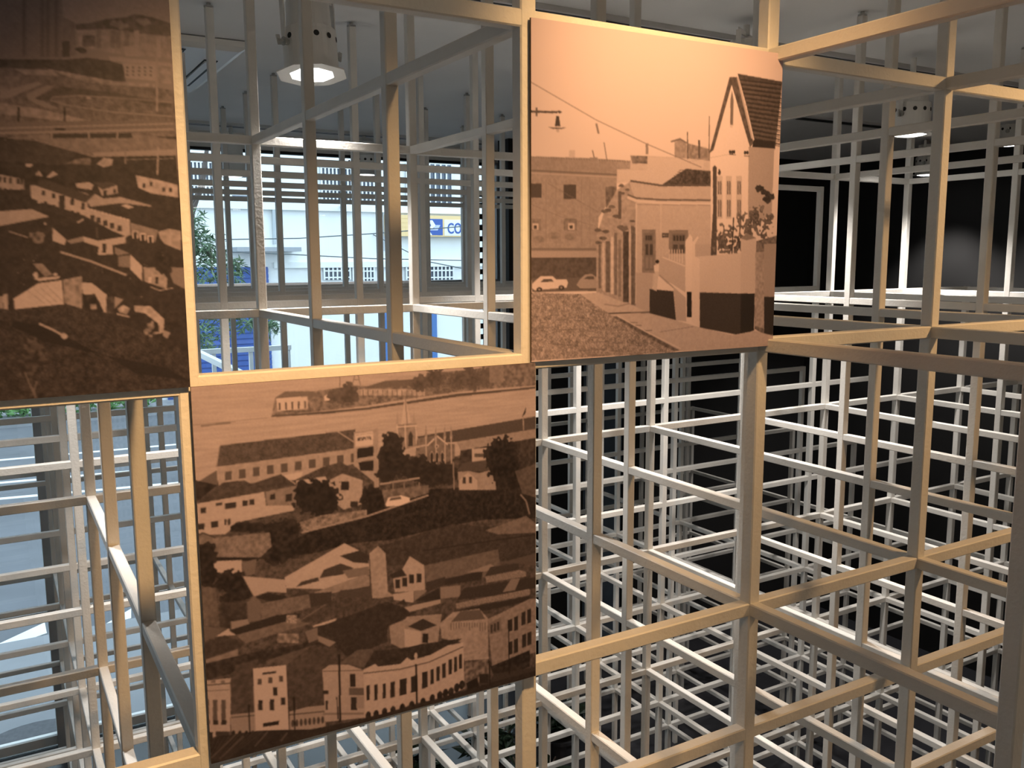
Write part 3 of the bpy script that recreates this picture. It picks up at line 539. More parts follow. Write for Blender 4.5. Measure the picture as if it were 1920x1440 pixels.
    h.line([(1122, 380), (1124, 785)], 14, .52); h.line([(1132, 1040), (1126, 1240)], 13, .52); h.line([(897, 1050), (897, 1160)], 10, .42); h.line([(960, 760), (960, 850)], 7, .4); h.line([(660, 735), (682, 850)], 7, .42)
    h.line([(900, 1130), (1240, 1120)], 6, .4); h.poly([(690, 1160), (745, 1115), (810, 1125), (800, 1170), (740, 1185)], .56, noise=.08); h.poly([(460, 1160), (560, 1120), (650, 1120), (650, 1165)], .3, noise=.15); h.blob(208, 1168, 24, 12, .6)
    h.poly([(970, 1240), (1110, 1270), (1270, 1310), (1275, 1400), (1080, 1370), (990, 1330)], .60, noise=.1)
    for x, y in ((1020, 1300), (1070, 1290), (1160, 1330), (1210, 1330)): h.rect(x, y, x+22, y+30, .15)
    h.poly([(250, 1240), (280, 1205), (310, 1250)], .55); h.poly([(330, 1255), (380, 1210), (415, 1235), (360, 1260)], .60)
    h.poly([(-300, 1200), (0, 1235), (170, 1270), (180, 1360), (120, 1400), (-300, 1390)], .56, noise=.05)
    for x in (-250, -170, -90, -10, 25, 65, 120, 145): h.rect(x, 1250+x*.12, x+20, 1290+x*.12, .15); h.rect(x, 1330+x*.12, x+22, 1370+x*.12, .16)
    # long white terrace and the houses in front (lower half)
    g.poly([(-1400, -20), (200, -20), (600, 40), (1300, 60), (1300, 1100), (-1400, 1100)], .13, noise=.04, fine=.05)
    g.poly([(200, -50), (480, -20), (585, 10), (580, 160), (210, 40)], .60, noise=.05)
    h.poly([(270, 1280), (330, 1270), (640, 1385), (680, 1370), (720, 1390), (600, 1440), (270, 1330)], .18); h.poly([(270, 1320), (620, 1440), (270, 1440)], .60)
    for x, y in ((300, 1350), (372, 1370), (440, 1395), (505, 1420)): h.rect(x, y, x+24, y+36, .14)
    for x, y in ((292, 60), (345, 80), (395, 60), (470, 40), (540, 70), (470, 120), (508, 130)): g.rect(x, y, x+22, y+45, .14)
    g.rect(392, 20, 430, 155, .14); h.poly([(540, 1300), (640, 1290), (670, 1310), (655, 1345), (550, 1330)], .6); h.poly([(670, 1290), (790, 1290), (840, 1305), (735, 1345)], .2); h.poly([(700, 1320), (735, 1345), (840, 1310), (845, 1370), (730, 1390)], .56); h.rect(740, 1350, 765, 1390, .14); h.rect(812, 1340, 830, 1370, .14)
    g.poly([(580, 60), (630, 10), (690, 40), (800, 30), (1000, 85), (1010, 95), (800, 70), (600, 95)], .55, noise=.05); g.poly([(570, 100), (860, 180), (865, 280), (830, 300), (570, 160)], .60, noise=.05)
    for x, y in ((600, 150), (640, 165), (685, 185), (730, 200), (780, 220)): g.rect(x, y, x+28, y+38, .16)
    for x in range(580, 860, 24): g.rect(x, 100+(x-580)*.29, x+10, 112+(x-580)*.29, .72)
    g.poly([(865, 200), (1050, 250), (1030, 330), (865, 285)], .44, noise=.06)
    for x, y in ((880, 255), (930, 270), (980, 285)): g.rect(x, y, x+36, y+50, .74); g.rect(x+7, y+8, x+29, y+50, .14)
    g.poly([(1050, 260), (1120, 240), (1200, 255), (1200, 385), (1090, 340), (1060, 300)], .55, noise=.08); g.line([(1130, 240), (1130, 350)], 8, .6)
    g.poly([(800, 85), (840, 78), (890, 98), (850, 108)], .65)
    g.poly([(-300, 130), (0, 125), (210, 110), (330, 160), (0, 222), (-300, 240)], .58, noise=.03)
    g.poly([(350, 235), (360, 240), (520, 200), (560, 175), (830, 290), (650, 318), (550, 290), (440, 320)], .11); g.poly([(350, 235), (440, 310), (430, 350), (350, 320)], .62); g.poly([(440, 320), (550, 292), (575, 320), (470, 340)], .45)
    g.poly([(550, 290), (650, 320), (832, 292), (835, 335), (745, 350), (750, 410), (650, 415), (655, 360), (560, 330)], .62); g.rect(680, 340, 705, 400, .14); g.line([(643, 230), (645, 305)], 8, .3); g.line([(515, 200), (555, 178)], 12, .6)
    g.poly([(750, 350), (1050, 330), (1200, 390), (1205, 500), (1000, 480), (940, 480), (860, 410)], .13, noise=.03); g.poly([(760, 360), (860, 405), (780, 418), (765, 405)], .42); g.poly([(785, 425), (865, 415), (865, 500), (785, 490)], .40); g.poly([(865, 410), (940, 485), (945, 590), (865, 510)], .66)
    g.poly([(950, 495), (1060, 500), (1110, 570), (1105, 640), (960, 590)], .52, noise=.1); g.rect(985, 560, 1005, 600, .7); g.rect(1030, 560, 1050, 605, .14); g.poly([(1110, 495), (1220, 500), (1225, 640), (1150, 600)], .42); g.blob(1080, 450, 70, 90, .10); g.line([(995, 625), (1060, 650), (1150, 632)], 6, .6)
    g.line([(400, 395), (600, 455), (840, 548)], 14, .55); g.line([(60, 258), (185, 298)], 8, .5); g.blob(300, 208, 8, 9, .6); g.poly([(195, 270), (290, 265), (290, 280)], .4); g.blob(240, 300, 40, 25, .3, rough=1.5, noise=.2)
    for i in range(40): g.blob(100+1000*random.random(), 380+330*random.random(), 3, 3, .5, rough=0)
    g.poly([(215, 470), (280, 470), (350, 545), (300, 560)], .42, noise=.08); g.poly([(220, 570), (400, 555), (390, 572), (260, 588)], .66); g.blob(240, 545, 16, 18, .6); g.blob(370, 545, 18, 12, .6)
    g.poly([(90, 705), (255, 602), (410, 582), (425, 740), (100, 775)], .68, noise=.03); g.poly([(415, 580), (545, 555), (545, 770), (430, 735)], .46, noise=.14)
    for i in range(4): g.line([(190+i*40, 655-i*12), (300+i*40, 740-i*5)], 4, .5)
    g.poly([(545, 598), (610, 600), (710, 680), (710, 800), (680, 790), (660, 720), (550, 670)], .64); g.poly([(550, 680), (630, 672), (690, 790), (560, 770)], .12, noise=.08); g.rect(600, 740, 640, 775, .5, noise=.2); g.rect(705, 690, 755, 800, .2, noise=.08); g.poly([(760, 690), (820, 710), (760, 770)], .5); g.poly([(780, 770), (820, 745), (865, 770), (840, 810), (790, 795)], .58, noise=.2); g.line([(775, 805), (860, 825)], 10, .6)
    g.poly([(890, 750), (1000, 755), (1090, 840), (1085, 930), (1055, 935), (1050, 870), (960, 800), (895, 790)], .60, noise=.1); g.blob(1000, 910, 40, 40, .35, rough=1.4, noise=.25); g.poly([(1085, 910), (1130, 930), (1110, 970), (1080, 950)], .5)
    g.poly([(20, 680), (50, 670), (55, 775), (25, 775)], .6); g.poly([(-300, 660), (20, 690), (20, 770), (-300, 760)], .5)
    # scrub slope at the bottom
    g.poly([(-400, 780), (100, 780), (430, 742), (560, 775), (800, 870), (1050, 980), (1300, 1080), (1300, 1500), (-400, 1500)], .15, noise=.06, fine=.11)
    g.poly([(80, 850), (300, 880), (600, 1040), (700, 1080), (300, 990), (80, 890)], .08); g.poly([(700, 1080), (1100, 1160), (1260, 1250), (900, 1200)], .09); g.line([(260, 870), (350, 910), (430, 955)], 14, .58); g.blob(425, 950, 22, 18, .6)
    for a, b in (((240, 1360), (215, 1290)), ((225, 1340), (165, 1190)), ((222, 1340), (245, 1250)), ((235, 1370), (225, 1300))): g.line([a, b], 10, .34)
    g.blob(210, 1110, 70, 110, .20, rough=1.3, noise=.1)
    return c
PRINT = bpy.data.materials.new('sepia_print'); PRINT.use_nodes = True
nt = PRINT.node_tree; b = nt.nodes['Principled BSDF']; b.inputs['Roughness'].default_value = 0.42; b.inputs['Specular IOR Level'].default_value = 0.3
ca = nt.nodes.new('ShaderNodeVertexColor'); ca.layer_name = 'print'; nt.links.new(ca.outputs['Color'], b.inputs['Base Color'])
BOARD = mat('panel_board', (0.10, 0.06, 0.04), 0.6)
def panel(x0, ztop, c, label, yl, yr, top_in=0.0):
    X0 = x0*SX; X1 = X0 + SX; zt = L(0, 0, ztop).z; zb = zt - SZ; th = .004
    o = setp(empty('photo_panel', ((X0+X1)/2, -W/2, zb)), label, 'photograph', 'photographs on the lattice')
    ox, oy, oz = o.location
    bm = bmesh.new()
    f = [(X0, yl), (X1, yr)]
    v = [bm.verts.new((x-ox, -W/2-d+q-oy, z-oz)) for z in (zb, zt) for x, d in f for q in (.0006, th)]
    # order: zb-left(front,back), zb-right(front,back), zt-left.., zt-right..
    for q in ((0, 2, 6, 4), (1, 5, 7, 3), (0, 4, 5, 1), (2, 3, 7, 6), (4, 6, 7, 5), (0, 1, 3, 2)): bm.faces.new([v[i] for i in q])
    bmesh.ops.recalc_face_normals(bm, faces=bm.faces[:]); mesh_obj('backing_board', bm, BOARD, o)
    n = GRID; im = c.a.reshape(n, N//n, n, N//n).mean((1, 3)); im = np.clip(im, .02, 1.0)
    t = im[..., None]; lo = np.array((.012, .0085, .008)); hi = np.array((.70, .55, .60)); col = lo + (hi-lo)*np.power(t, 1.75)
    g = n + 1; u = np.linspace(0, 1, g); uu, ww = np.meshgrid(u, u)
    P = np.stack([X0+uu*SX-ox, -W/2-(yl+(yr-yl)*uu)-oy, zt-ww*SZ-oz], -1).reshape(-1, 3)
    pad = np.pad(col, ((0, 1), (0, 1), (0, 0)), mode='edge'); pad2 = (pad + np.roll(pad, 1, 0) + np.roll(pad, 1, 1) + np.roll(np.roll(pad, 1, 0), 1, 1))/4
    pad2[0] = pad[0]; pad2[:, 0] = pad[:, 0]
    idx = np.arange(g*g).reshape(g, g); F = np.stack([idx[:-1, :-1], idx[1:, :-1], idx[1:, 1:], idx[:-1, 1:]], -1).reshape(-1, 4)
    me = bpy.data.meshes.new('print_sheet'); me.vertices.add(g*g); me.vertices.foreach_set('co', P.astype(np.float32).ravel())
    me.loops.add(F.size); me.loops.foreach_set('vertex_index', F.astype(np.int32).ravel())
    me.polygons.add(len(F)); me.polygons.foreach_set('loop_start', np.arange(0, F.size, 4, dtype=np.int32)); me.update(calc_edges=True)
    at_ = me.color_attributes.new('print', 'FLOAT_COLOR', 'POINT')
    at_.data.foreach_set('color', np.concatenate([pad2.reshape(-1, 3), np.ones((g*g, 1))], 1).astype(np.float32).ravel())
    me.materials.append(PRINT); link(bpy.data.objects.new('print_sheet', me), o)
    return o
panel(-1, 0, city_art(), 'dark sepia photograph of a hillside town with railway yards and tower blocks', .008, .008)
panel(1, 0, house_art(), 'sepia photograph of a cobbled street with a gabled house and parked cars', .007, .022)
panel(0, -1, hospital_art(), 'sepia photograph of rooftops with a church spire and hospital by the water', .010, .018)

# ------------------------------------------------------------------ ceiling fittings
TRK = mat('track_aluminium', (0.62, 0.62, 0.62), 0.5)
def track(y, x0, x1, label):
    p0 = L(x0, y, 1); p1 = L(x1, y, 1)
    o = setp(empty('ceiling_track', p0), label, 'lighting track')
    ln = p1.x-p0.x
    box('track_body', (0, -.045, -.018), (ln, .045, 0), TRK, o)
    box('groove', (.01, -.028, -.0195), (ln-.01, -.02, -.0175), DARK, o); box('groove', (.01, .004, -.0195), (ln-.01, .012, -.0175), DARK, o)
track(3.0, -1.0, 11.8, 'long pale lighting track on the ceiling over the lattice, nearer the viewer')
track(9.25, -6, 6.0, 'long pale lighting track on the ceiling close to the street window')
def disc(bm, c, nrm, r, n=14):
    nrm = Vector(nrm).normalized(); s = nrm.cross(Vector((0, 0, 1))).normalized(); t = nrm.cross(s)
    bm.faces.new([bm.verts.new(Vector(c) + (s*math.cos(2*math.pi*k/n) + t*math.sin(2*math.pi*k/n))*r) for k in range(n)])
LENS = mat('lit_lens', (1, 1, 1), 0.3, emit=(1.0, 0.97, 0.92), estr=7.0)
LENSW = mat('lit_lens_warm', (1, 1, 1), 0.3, emit=(1.0, 0.75, 0.45), estr=5.0)
def lamp_meshes():
    R = .080; d = {}
    def put(k, bm, m, smooth=False):
        bmesh.ops.recalc_face_normals(bm, faces=bm.faces[:])
        me = bpy.data.meshes.new(k); bm.to_mesh(me); bm.free(); me.materials.append(m)
        if smooth:
            for p in me.polygons: p.use_smooth = True
        d[k] = me
    bm = bmesh.new(); bm_lathe(bm, [(R*.80, .020), (R*.86, .004), (R, .004), (R, .118), (R*.985, .128), (R*.84, .132), (R*.80, .215), (R*.5, .222), (R*.02, .224)], 32, cap=False)
    put('can', bm, WHITE)
    bm = bmesh.new(); disc(bm, (R*1.004, 0, .099), (1, 0, 0), .0085); put('vent_hole', bm, DARK)
    bm = bmesh.new(); n = 8; ri = R*.84; ro = R*1.33; zz = (0.0, .004)
    A = [[bm.verts.new((r*math.cos(2*math.pi*(k+.5)/n), r*math.sin(2*math.pi*(k+.5)/n), z)) for k in range(n)] for r, z in ((ri, 0), (ro, 0), (ro, .004), (ri, .004))]
    for a, b2 in zip(A, A[1:]+A[:1]):
        for k in range(n): bm.faces.new((a[k], a[(k+1) % n], b2[(k+1) % n], b2[k]))
    put('gel_frame', bm, WHITE)
    bm = bmesh.new(); bm_lathe(bm, [(R*.80, .012), (R*.78, .001), (R*.45, -.005), (R*.02, -.007)], 32, cap=False); put('lens', bm, LENS)
    bm = bmesh.new(); pts = [(-R-.014, 0, .07), (-R-.014, 0, .24), (R+.014, 0, .24), (R+.014, 0, .07)]
    for p, q in zip(pts, pts[1:]): bm_bar(bm, p, q, .004, .018)
    put('yoke', bm, WHITE)
    bm = bmesh.new()
    bm_lathe(bm, [(.009, R), (.009, R+.012), (.013, R+.014), (.013, R+.018), (.004, R+.019), (.004, R+.036)], 10, axis='X', cz=.08)
    bm_bar(bm, (R+.030, 0, .066), (R+.036, 0, .094), .004, .012); put('wing_bolt', bm, STEEL)
    bm = bmesh.new(); bm_lathe(bm, [(.012, .238), (.012, .30)], 12); put('stem', bm, WHITE)
    return d
LM = lamp_meshes()
def lamp(x, y, zrim, label, rz=0.0, tilt=None, power=0, color=COOLW, size=110, blend=.6, warm=False, group='can lamps on the ceiling'):
    p = L(x, y, zrim); o = setp(empty('can_lamp', p, rz), label, 'lamp', group)
    if tilt is not None: o.rotation_mode = 'QUATERNION'; o.rotation_quaternion = (Vector(tilt)-p).to_track_quat('-Z', 'Y')
    for k in range(12):
        q = bpy.data.objects.new('vent_hole', LM['vent_hole']); q.rotation_euler = (0, 0, 2*math.pi*k/12 + .1); link(q, o)
    for k in ('can', 'gel_frame', 'lens', 'yoke'):
        q = bpy.data.objects.new(k, LM[k]); link(q, o)
        if k == 'lens' and warm: q.data = LM[k].copy(); q.data.materials.clear(); q.data.materials.append(LENSW)
    for s in (0, math.pi):
        q = bpy.data.objects.new('wing_bolt', LM['wing_bolt']); q.rotation_euler = (0, 0, s); link(q, o)
    st = bpy.data.objects.new('stem', LM['stem']); link(st, o)
    top_ = ZC - .018 - p.z
    if tilt is None: st.scale = (1, 1, 1); st.location = (0, 0, 0); st.scale.z = max((top_-.238)/.062, .02); st.location.z = .238 - .238*st.scale.z
    if power:
        ld = bpy.data.lights.new('bulb', 'SPOT'); ld.energy = power; ld.color = color; ld.spot_size = math.radians(size); ld.spot_blend = blend; ld.shadow_soft_size = .05
        lo = bpy.data.objects.new('bulb', ld); lo.location = (0, 0, -.03); link(lo, o)
    return o
l1 = lamp(1.36, 3.0, .40, 'white can lamp with an octagonal gel frame shining down in the window opening', .35, power=LAMP_POWER, size=96)
l1.rotation_euler = (math.radians(-7), math.radians(3), .35)
lamp(6.45, 2.62, .335, 'white can lamp at the right behind the orange-lit beams under the ceiling', .2, power=LAMP_POWER, size=96)
lamp(4.45, 2.55, .42, 'white can lamp over the lattice hidden behind the gabled roof of the street photograph', .5, power=LAMP_POWER, size=96)
lamp(3.5, 3.0, .42, 'white can lamp over the lattice hidden behind the sky of the street photograph', .5, power=LAMP_POWER, size=96)
lamp(-.45, 3.0, .42, 'white can lamp over the lattice hidden behind the hillside town photograph', .5, power=LAMP_POWER, size=96)
lamp(2.38, 9.25, .36, 'white can lamp near the street window, left of the pale upright', .9, power=LAMP_POWER*.5, size=100)
lamp(4.15, 9.25, .45, 'white can lamp near the street window, right of the pale upright', .1, power=LAMP_POWER*.5, size=100)
lamp(11.6, 6.0, .50, 'white can lamp by the black wall, partly behind an upright', .4, power=LAMP_POWER, size=96)
lamp(11.25, 4.6, .75, 'white can lamp at the far right edge against the black wall', .4, power=LAMP_POWER, size=96)
# warm exhibition spots above and beside the viewer
def aim(x, y, z): return L(x, y, z)
lamp(1.34, -1.28, .78, 'white can lamp above the viewer aimed at the street photograph', tilt=aim(1.52, 0, -.34), power=SPOT_PANEL, color=WARM, size=60, blend=1.0, warm=True, group='warm exhibition spots')
lamp(4.25, -1.6, .75, 'white can lamp above the viewer aimed at the right part of the lattice', tilt=aim(3.5, 0.2, -1.7), power=SPOT_RIGHT, color=WARM, size=90, blend=1.0, warm=True, group='warm exhibition spots')
lamp(.25, -1.75, .72, 'white can lamp above the viewer aimed at the church photograph', tilt=aim(.25, 0, -1.65), power=SPOT_FILL, color=WARM, size=64, blend=1.0, warm=True, group='warm exhibition spots')
for x, y, tx, lab in ((-3.5, -4.6, -4.5, 'unseen can lamp added behind the viewer, bouncing fill off the left of the rear wall'), (2.0, -4.6, 2.0, 'unseen can lamp added behind the viewer, bouncing fill off the middle of the rear wall'), (7.5, -4.6, 8.5, 'unseen can lamp added behind the viewer, bouncing fill off the right of the rear wall')):
    lamp(x, y, .72, lab, tilt=aim(tx, -7, -1.6), power=ROOM_FILL, color=(1.0, .88, .74), size=110, blend=.8, group='added fill lamps')  # unseen lamps, added to bounce ambient fill off the rear wall
# cassette air conditioner
ac = setp(empty('air_conditioner', L(.45, 5.95, 1)-Vector((0, 0, .004))), 'square white ceiling cassette air conditioner with dark louvre slots', 'air conditioner')
a_ = .53
bm = bmesh.new()
vv = [bm.verts.new((sx*r, sy*r, z)) for r, z in ((a_, 0), (a_*.985, -.02), (a_*.93, -.035)) for sx, sy in ((-1, -1), (1, -1), (1, 1), (-1, 1))]
for k in range(2):
    for i in range(4): bm.faces.new((vv[k*4+i], vv[k*4+(i+1) % 4], vv[k*4+4+(i+1) % 4], vv[k*4+4+i]))
bm.faces.new(vv[8:12]); bmesh.ops.recalc_face_normals(bm, faces=bm.faces[:]); mesh_obj('fascia', bm, WHITE, ac)
for k in range(4):
    s = box('louvre_slot', (-.30, .40, -.0375), (.30, .455, -.034), DARK, ac); s.rotation_euler = (0, 0, k*math.pi/2)
    s = box('louvre_vane', (-.29, .405, -.044), (.29, .437, -.038), WHITE, ac); s.rotation_euler = (0, 0, k*math.pi/2)
box('intake_grille', (-.27, -.27, -.040), (.27, .27, -.034), mat('grille_grey', (.62, .62, .62), .5), ac)
for k in range(4):
    s = box('grille_joint', (-.275, .272, -.0372), (.275, .277, -.034), DARK, ac); s.rotation_euler = (0, 0, k*math.pi/2)
v_ = setp(empty('ceiling_vent', L(9.0, 5.4, 1)), 'dark linear air slot in the ceiling near the black wall', 'vent')
box('slot_frame', (-.40, -.06, -.012), (.40, .06, 0), TRK, v_); box('slot', (-.39, -.03, -.014), (.39, .03, -.011), DARK, v_)
# bluish glazed door in the black wall and slatted shutter by the window
dr = setp(empty('door_1', Vector((7.78*SX, YB, ZF))), kind='structure')
box('door_leaf', (-.19, -.03, 0), (.19, -.002, ZC-ZF-.3), mat('blue_glass_door', (0.10, 0.135, 0.18), .3), dr)
box('door_frame', (-.22, -.035, 0), (-.19, -.001, ZC-ZF-.27), DARK, dr); box('door_frame', (.19, -.035, 0), (.22, -.001, ZC-ZF-.27), DARK, dr)
sh = setp(empty('slatted_shutter', Vector((6.29*SX, YW-.05, ZF))), 'narrow dark slatted shutter standing beside the street window', 'shutter')
for k in range(46): box('slat', (-.02, -.01, k*.085), (.02, .01, k*.085+.04), mat('shutter_dark', (.03, .035, .04), .5), sh)
box('stile', (-.026, -.012, 0), (-.02, .012, 46*.085), FRAME, sh); box('stile', (.02, -.012, 0), (.026, .012, 46*.085), FRAME, sh)

# ------------------------------------------------------------------ the street outside
ZST = ZF - .05
ASPH = mat('asphalt', (0.13, 0.135, 0.15), .8, noise=.12, nscale=1.2)
PAVE = mat('pavement', (0.26, 0.265, 0.28), .8, noise=.08, nscale=2)
setp(box('street', (-30, YW+2.2, ZST-.2), (45, 19.2, ZST-.1), ASPH), kind='structure')
setp(box('pavement_near', (-30, YW+.2, ZST-.2), (45, YW+2.2, ZST), PAVE), kind='structure')
setp(box('pavement_far', (-30, 19.2, ZST-.2), (45, 22.5, ZST+.02), PAVE), kind='structure')
ROADW = mat('road_paint', (.78, .78, .76), .7, noise=.06, nscale=4)
def flat(name, pts, z, m, label, cat, group=None):
    bm = bmesh.new(); lo = [bm.verts.new((x, y, z)) for x, y in pts]; hi = [bm.verts.new((x, y, z+.006)) for x, y in pts]
    bm.faces.new(lo[::-1]); bm.faces.new(hi)
    for i in range(len(pts)): bm.faces.new((lo[i], lo[(i+1) % len(pts)], hi[(i+1) % len(pts)], hi[i]))
    bmesh.ops.recalc_face_normals(bm, faces=bm.faces[:]); return setp(mesh_obj(name, bm, m), label, cat, group)
zr = ZST-.1
def gp(u, v): q = atz(u, v, zr); return (q.x, q.y)
flat('road_marking', [gp(-60, 1235), gp(84, 1168), gp(88, 1188), gp(40, 1205), gp(86, 1204), gp(88, 1212), gp(-60, 1232+20)], zr, ROADW, 'white chevron painted on the grey road', 'road marking')
flat('road_marking', [gp(150, 1200), gp(246, 1142), gp(246, 1160), gp(200, 1172), gp(246, 1170), gp(246, 1178), gp(150, 1196)], zr, ROADW, 'white arrow painted on the road right of the chevron', 'road marking')
for v0, lab in ((862, 'thin white lane line on the far side of the road'), (905, 'white lane line in the middle of the road'), (935, 'white lane line nearest the window')):
    a0 = gp(-40, v0+6); a1 = gp(340, v0-28); flat('lane_line', [a0, a1, (a1[0], a1[1]+.12), (a0[0], a0[1]+.12)], zr, ROADW, lab, 'road marking')
mh = atz(70, 1392, ZST); bm = bmesh.new(); bm_lathe(bm, [(.36, 0), (.36, .012), (.30, .014)], 28)
bmesh.ops.scale(bm, vec=(1, .8, 1), verts=bm.verts[:]); m_ = mesh_obj('manhole_cover', bm, mat('cast_iron', (.05, .05, .06), .5, noise=.3, nscale=30)); m_.location = mh; setp(m_, 'dark oval manhole cover in the pavement', 'manhole cover')

YF = 20.6                                # facade across the street
def fx(u, v): return at(u, v, YF)
fac = setp(empty('white_building', (fx(600, 600).x, YF, ZST)), 'white painted two storey building across the street', 'building')
FO = fac.location
RENDER_W = mat('white_render', (.80, .81, .80), .9, noise=.05, nscale=.6)
def fbox(name, u0, v0, u1, v1, y0, y1, m, parent=None, ref=None):
    p, q = fx(u0, v0), fx(u1, v1); par = parent or fac
    off = FO if parent is None else FO + parent.location
    return box(name, (p.x-off.x, YF+y0-off.y, p.z-off.z), (q.x-off.x, YF+y1-off.y, q.z-off.z), m, par)
box('facade_wall', (-14-FO.x, 0, 0), (30-FO.x, .4, 9.0), RENDER_W, fac)
zc = fx(600, 388).z
box('string_course', (-14-FO.x, -.12, zc-.10-FO.z), (30-FO.x, 0, zc+.10-FO.z), RENDER_W, fac)
zl = fx(560, 497).z; box('ground_cornice', (fx(512, 495).x-FO.x, -.10, zl-.07-FO.z), (30-FO.x, 0, zl+.07-FO.z), RENDER_W, fac)
WGL = mat('dark_window', (.10, .12, .16), .2)
GRL = mat('grille_white', (.75, .76, .76), .6)
def win(u0, v0, u1, v1, nb, rails=1):
    p, q = fx(u0, v0), fx(u1, v1)
    w = box('window', (p.x-FO.x, -.03, q.z-FO.z), (q.x-FO.x, .01, p.z-FO.z), WGL, fac)
    for k in range(nb+1):
        x = p.x + (q.x-p.x)*k/nb; box('grille_bar', (x-.018-FO.x, -.085, q.z-FO.z), (x+.018-FO.x, -.05, p.z-FO.z), GRL, w)
    for k in range(rails+1):
        z = q.z + (p.z-q.z)*(k+.35)/(rails+1); box('grille_rail', (p.x-FO.x, -.08, z-.018-FO.z), (q.x-FO.x, -.055, z+.018-FO.z), GRL, w)
win(270, 284, 400, 378, 17, 3); win(432, 366, 468, 380, 1, 0); win(600, 300, 672, 386, 10, 3); win(676, 304, 700, 386, 3, 3); win(760, 305, 846, 390, 8, 3); win(470, 300, 476, 306, 1, 0)
win(606, 500, 655, 524, 6, 1); win(660, 500, 700, 526, 6, 1); win(760, 498, 800, 524, 5, 1); win(804, 499, 848, 524, 6, 1)
BLUE = mat('blue_shutter', (.045, .10, .33), .6, noise=.1, nscale=3)
s1 = fbox('roller_shutter', 300, 502, 512, 760, -.06, .02, BLUE)
p, q = fx(300, 502), fx(512, 760)
for k in range(26):
    z = q.z + (p.z-q.z)*k/26; box('shutter_slat', (p.x-FO.x, -.085, z-FO.z), (q.x-FO.x, -.06, z+(p.z-q.z)/26*.72-FO.z), BLUE, s1)
for u0, u1 in ((718, 734), (806, 821)): fbox('blue_door', u0, 580, u1, 800, -.05, .02, mat('blue_paint', (.07, .17, .42), .5))
fbox('ledge', 430, 464, 548, 472, -.75, 0, mat('grey_concrete', (.34, .36, .39), .9))
bar('downpipe', fx(511, 392)-FO+Vector((0, -.08, 0)), fx(513, 458)-FO+Vector((0, -.08, 0)), .07, mat('grey_pipe', (.42, .45, .48), .6), fac)
bar('downpipe', fx(717, 396)-FO+Vector((0, -.08, 0)), fx(717, 470)-FO+Vector((0, -.08, 0)), .05, mat('grey_pipe', (.42, .45, .48), .6), fac)
bar('bracket_arm', fx(636, 386)-FO+Vector((0, -.1, 0)), fx(628, 404)-FO+Vector((0, -.6, 0)), .05, GRL, fac)
# post office sign
sg = setp(empty('shop_sign', fx(800, 428)+Vector((0, -.25, 0))), 'white and yellow shop sign with a blue arrow emblem on the far building', 'sign')
SG = sg.location; YEL = mat('sign_yellow', (.80, .57, .28), .5)
def sxz(u, v): d = at(u, v, SG.y); return d.x-SG.x, d.z-SG.z
x0, z1 = sxz(724, 402); x1, z0_ = sxz(880, 444)
box('sign_box', (x0, 0, z0_), (x1, .22, z1), YEL, sg)
def splate(name, u0, v0, u1, v1, d, m):
    a, b2 = sxz(u0, v0); c_, d_ = sxz(u1, v1); return box(name, (a, -d, d_), (c_, -d+.012, b2), m, sg)
splate('emblem_field', 788, 410, 830, 441, .012, mat('sign_blue', (.03, .09, .35), .4)); splate('lettering_field', 833, 412, 879, 442, .012, mat('sign_white', (.8, .82, .84), .4))
for k in range(4): splate('slat_line', 726, 409+k*8, 786, 410+k*8, .006, mat('sign_ochre', (.55, .38, .12), .5))
def splpoly(name, pts, d, m):
    bm = bmesh.new(); fr_ = [bm.verts.new((sxz(*p)[0], -d, sxz(*p)[1])) for p in pts]; bk = [bm.verts.new((v.co.x, -d+.01, v.co.z)) for v in fr_]
    bm.faces.new(fr_); bm.faces.new(bk[::-1])
    for i in range(len(pts)): bm.faces.new((fr_[i], bk[i], bk[(i+1) % len(pts)], fr_[(i+1) % len(pts)]))
    bmesh.ops.recalc_face_normals(bm, faces=bm.faces[:]); return mesh_obj(name, bm, m, sg)
SW = mat('sign_white', (.8, .82, .84), .4)
splpoly('emblem_arrow', [(803, 413), (810, 413), (817, 424), (809, 429), (803, 429), (808, 423)], .022, SW)
splpoly('emblem_arrow', [(817, 422), (825, 422), (820, 432), (804, 432), (806, 428), (813, 428)], .022, mat('sign_pale_blue', (.50, .55, .80), .4))
splpoly('emblem_arrow', [(798, 432), (804, 432), (810, 441), (803, 441)], .022, SW)
def letter(ch, u, v0, v1):
    cu = bpy.data.curves.new('t', 'FONT'); cu.body = ch; cu.extrude = .006; cu.offset = .012
    to = bpy.data.objects.new('t', cu); COL.objects.link(to)
    me = bpy.data.meshes.new_from_object(to.evaluated_get(bpy.context.evaluated_depsgraph_get())); bpy.data.objects.remove(to)
    xs = [v.co.x for v in me.vertices]; ys = [v.co.y for v in me.vertices]
    a, zb_ = sxz(u, v1); _, zt_ = sxz(u, v0); k = (zt_-zb_)/(max(ys)-min(ys))
    for v in me.vertices: v.co = (a + (v.co.x-min(xs))*k*.72, -.022 - v.co.z, zb_ + (v.co.y-min(ys))*k)
    me.materials.append(mat('sign_blue', (.03, .09, .35), .4)); link(bpy.data.objects.new('letter', me), sg)
letter('C', 839, 418, 438); letter('O', 851.5, 418, 438)
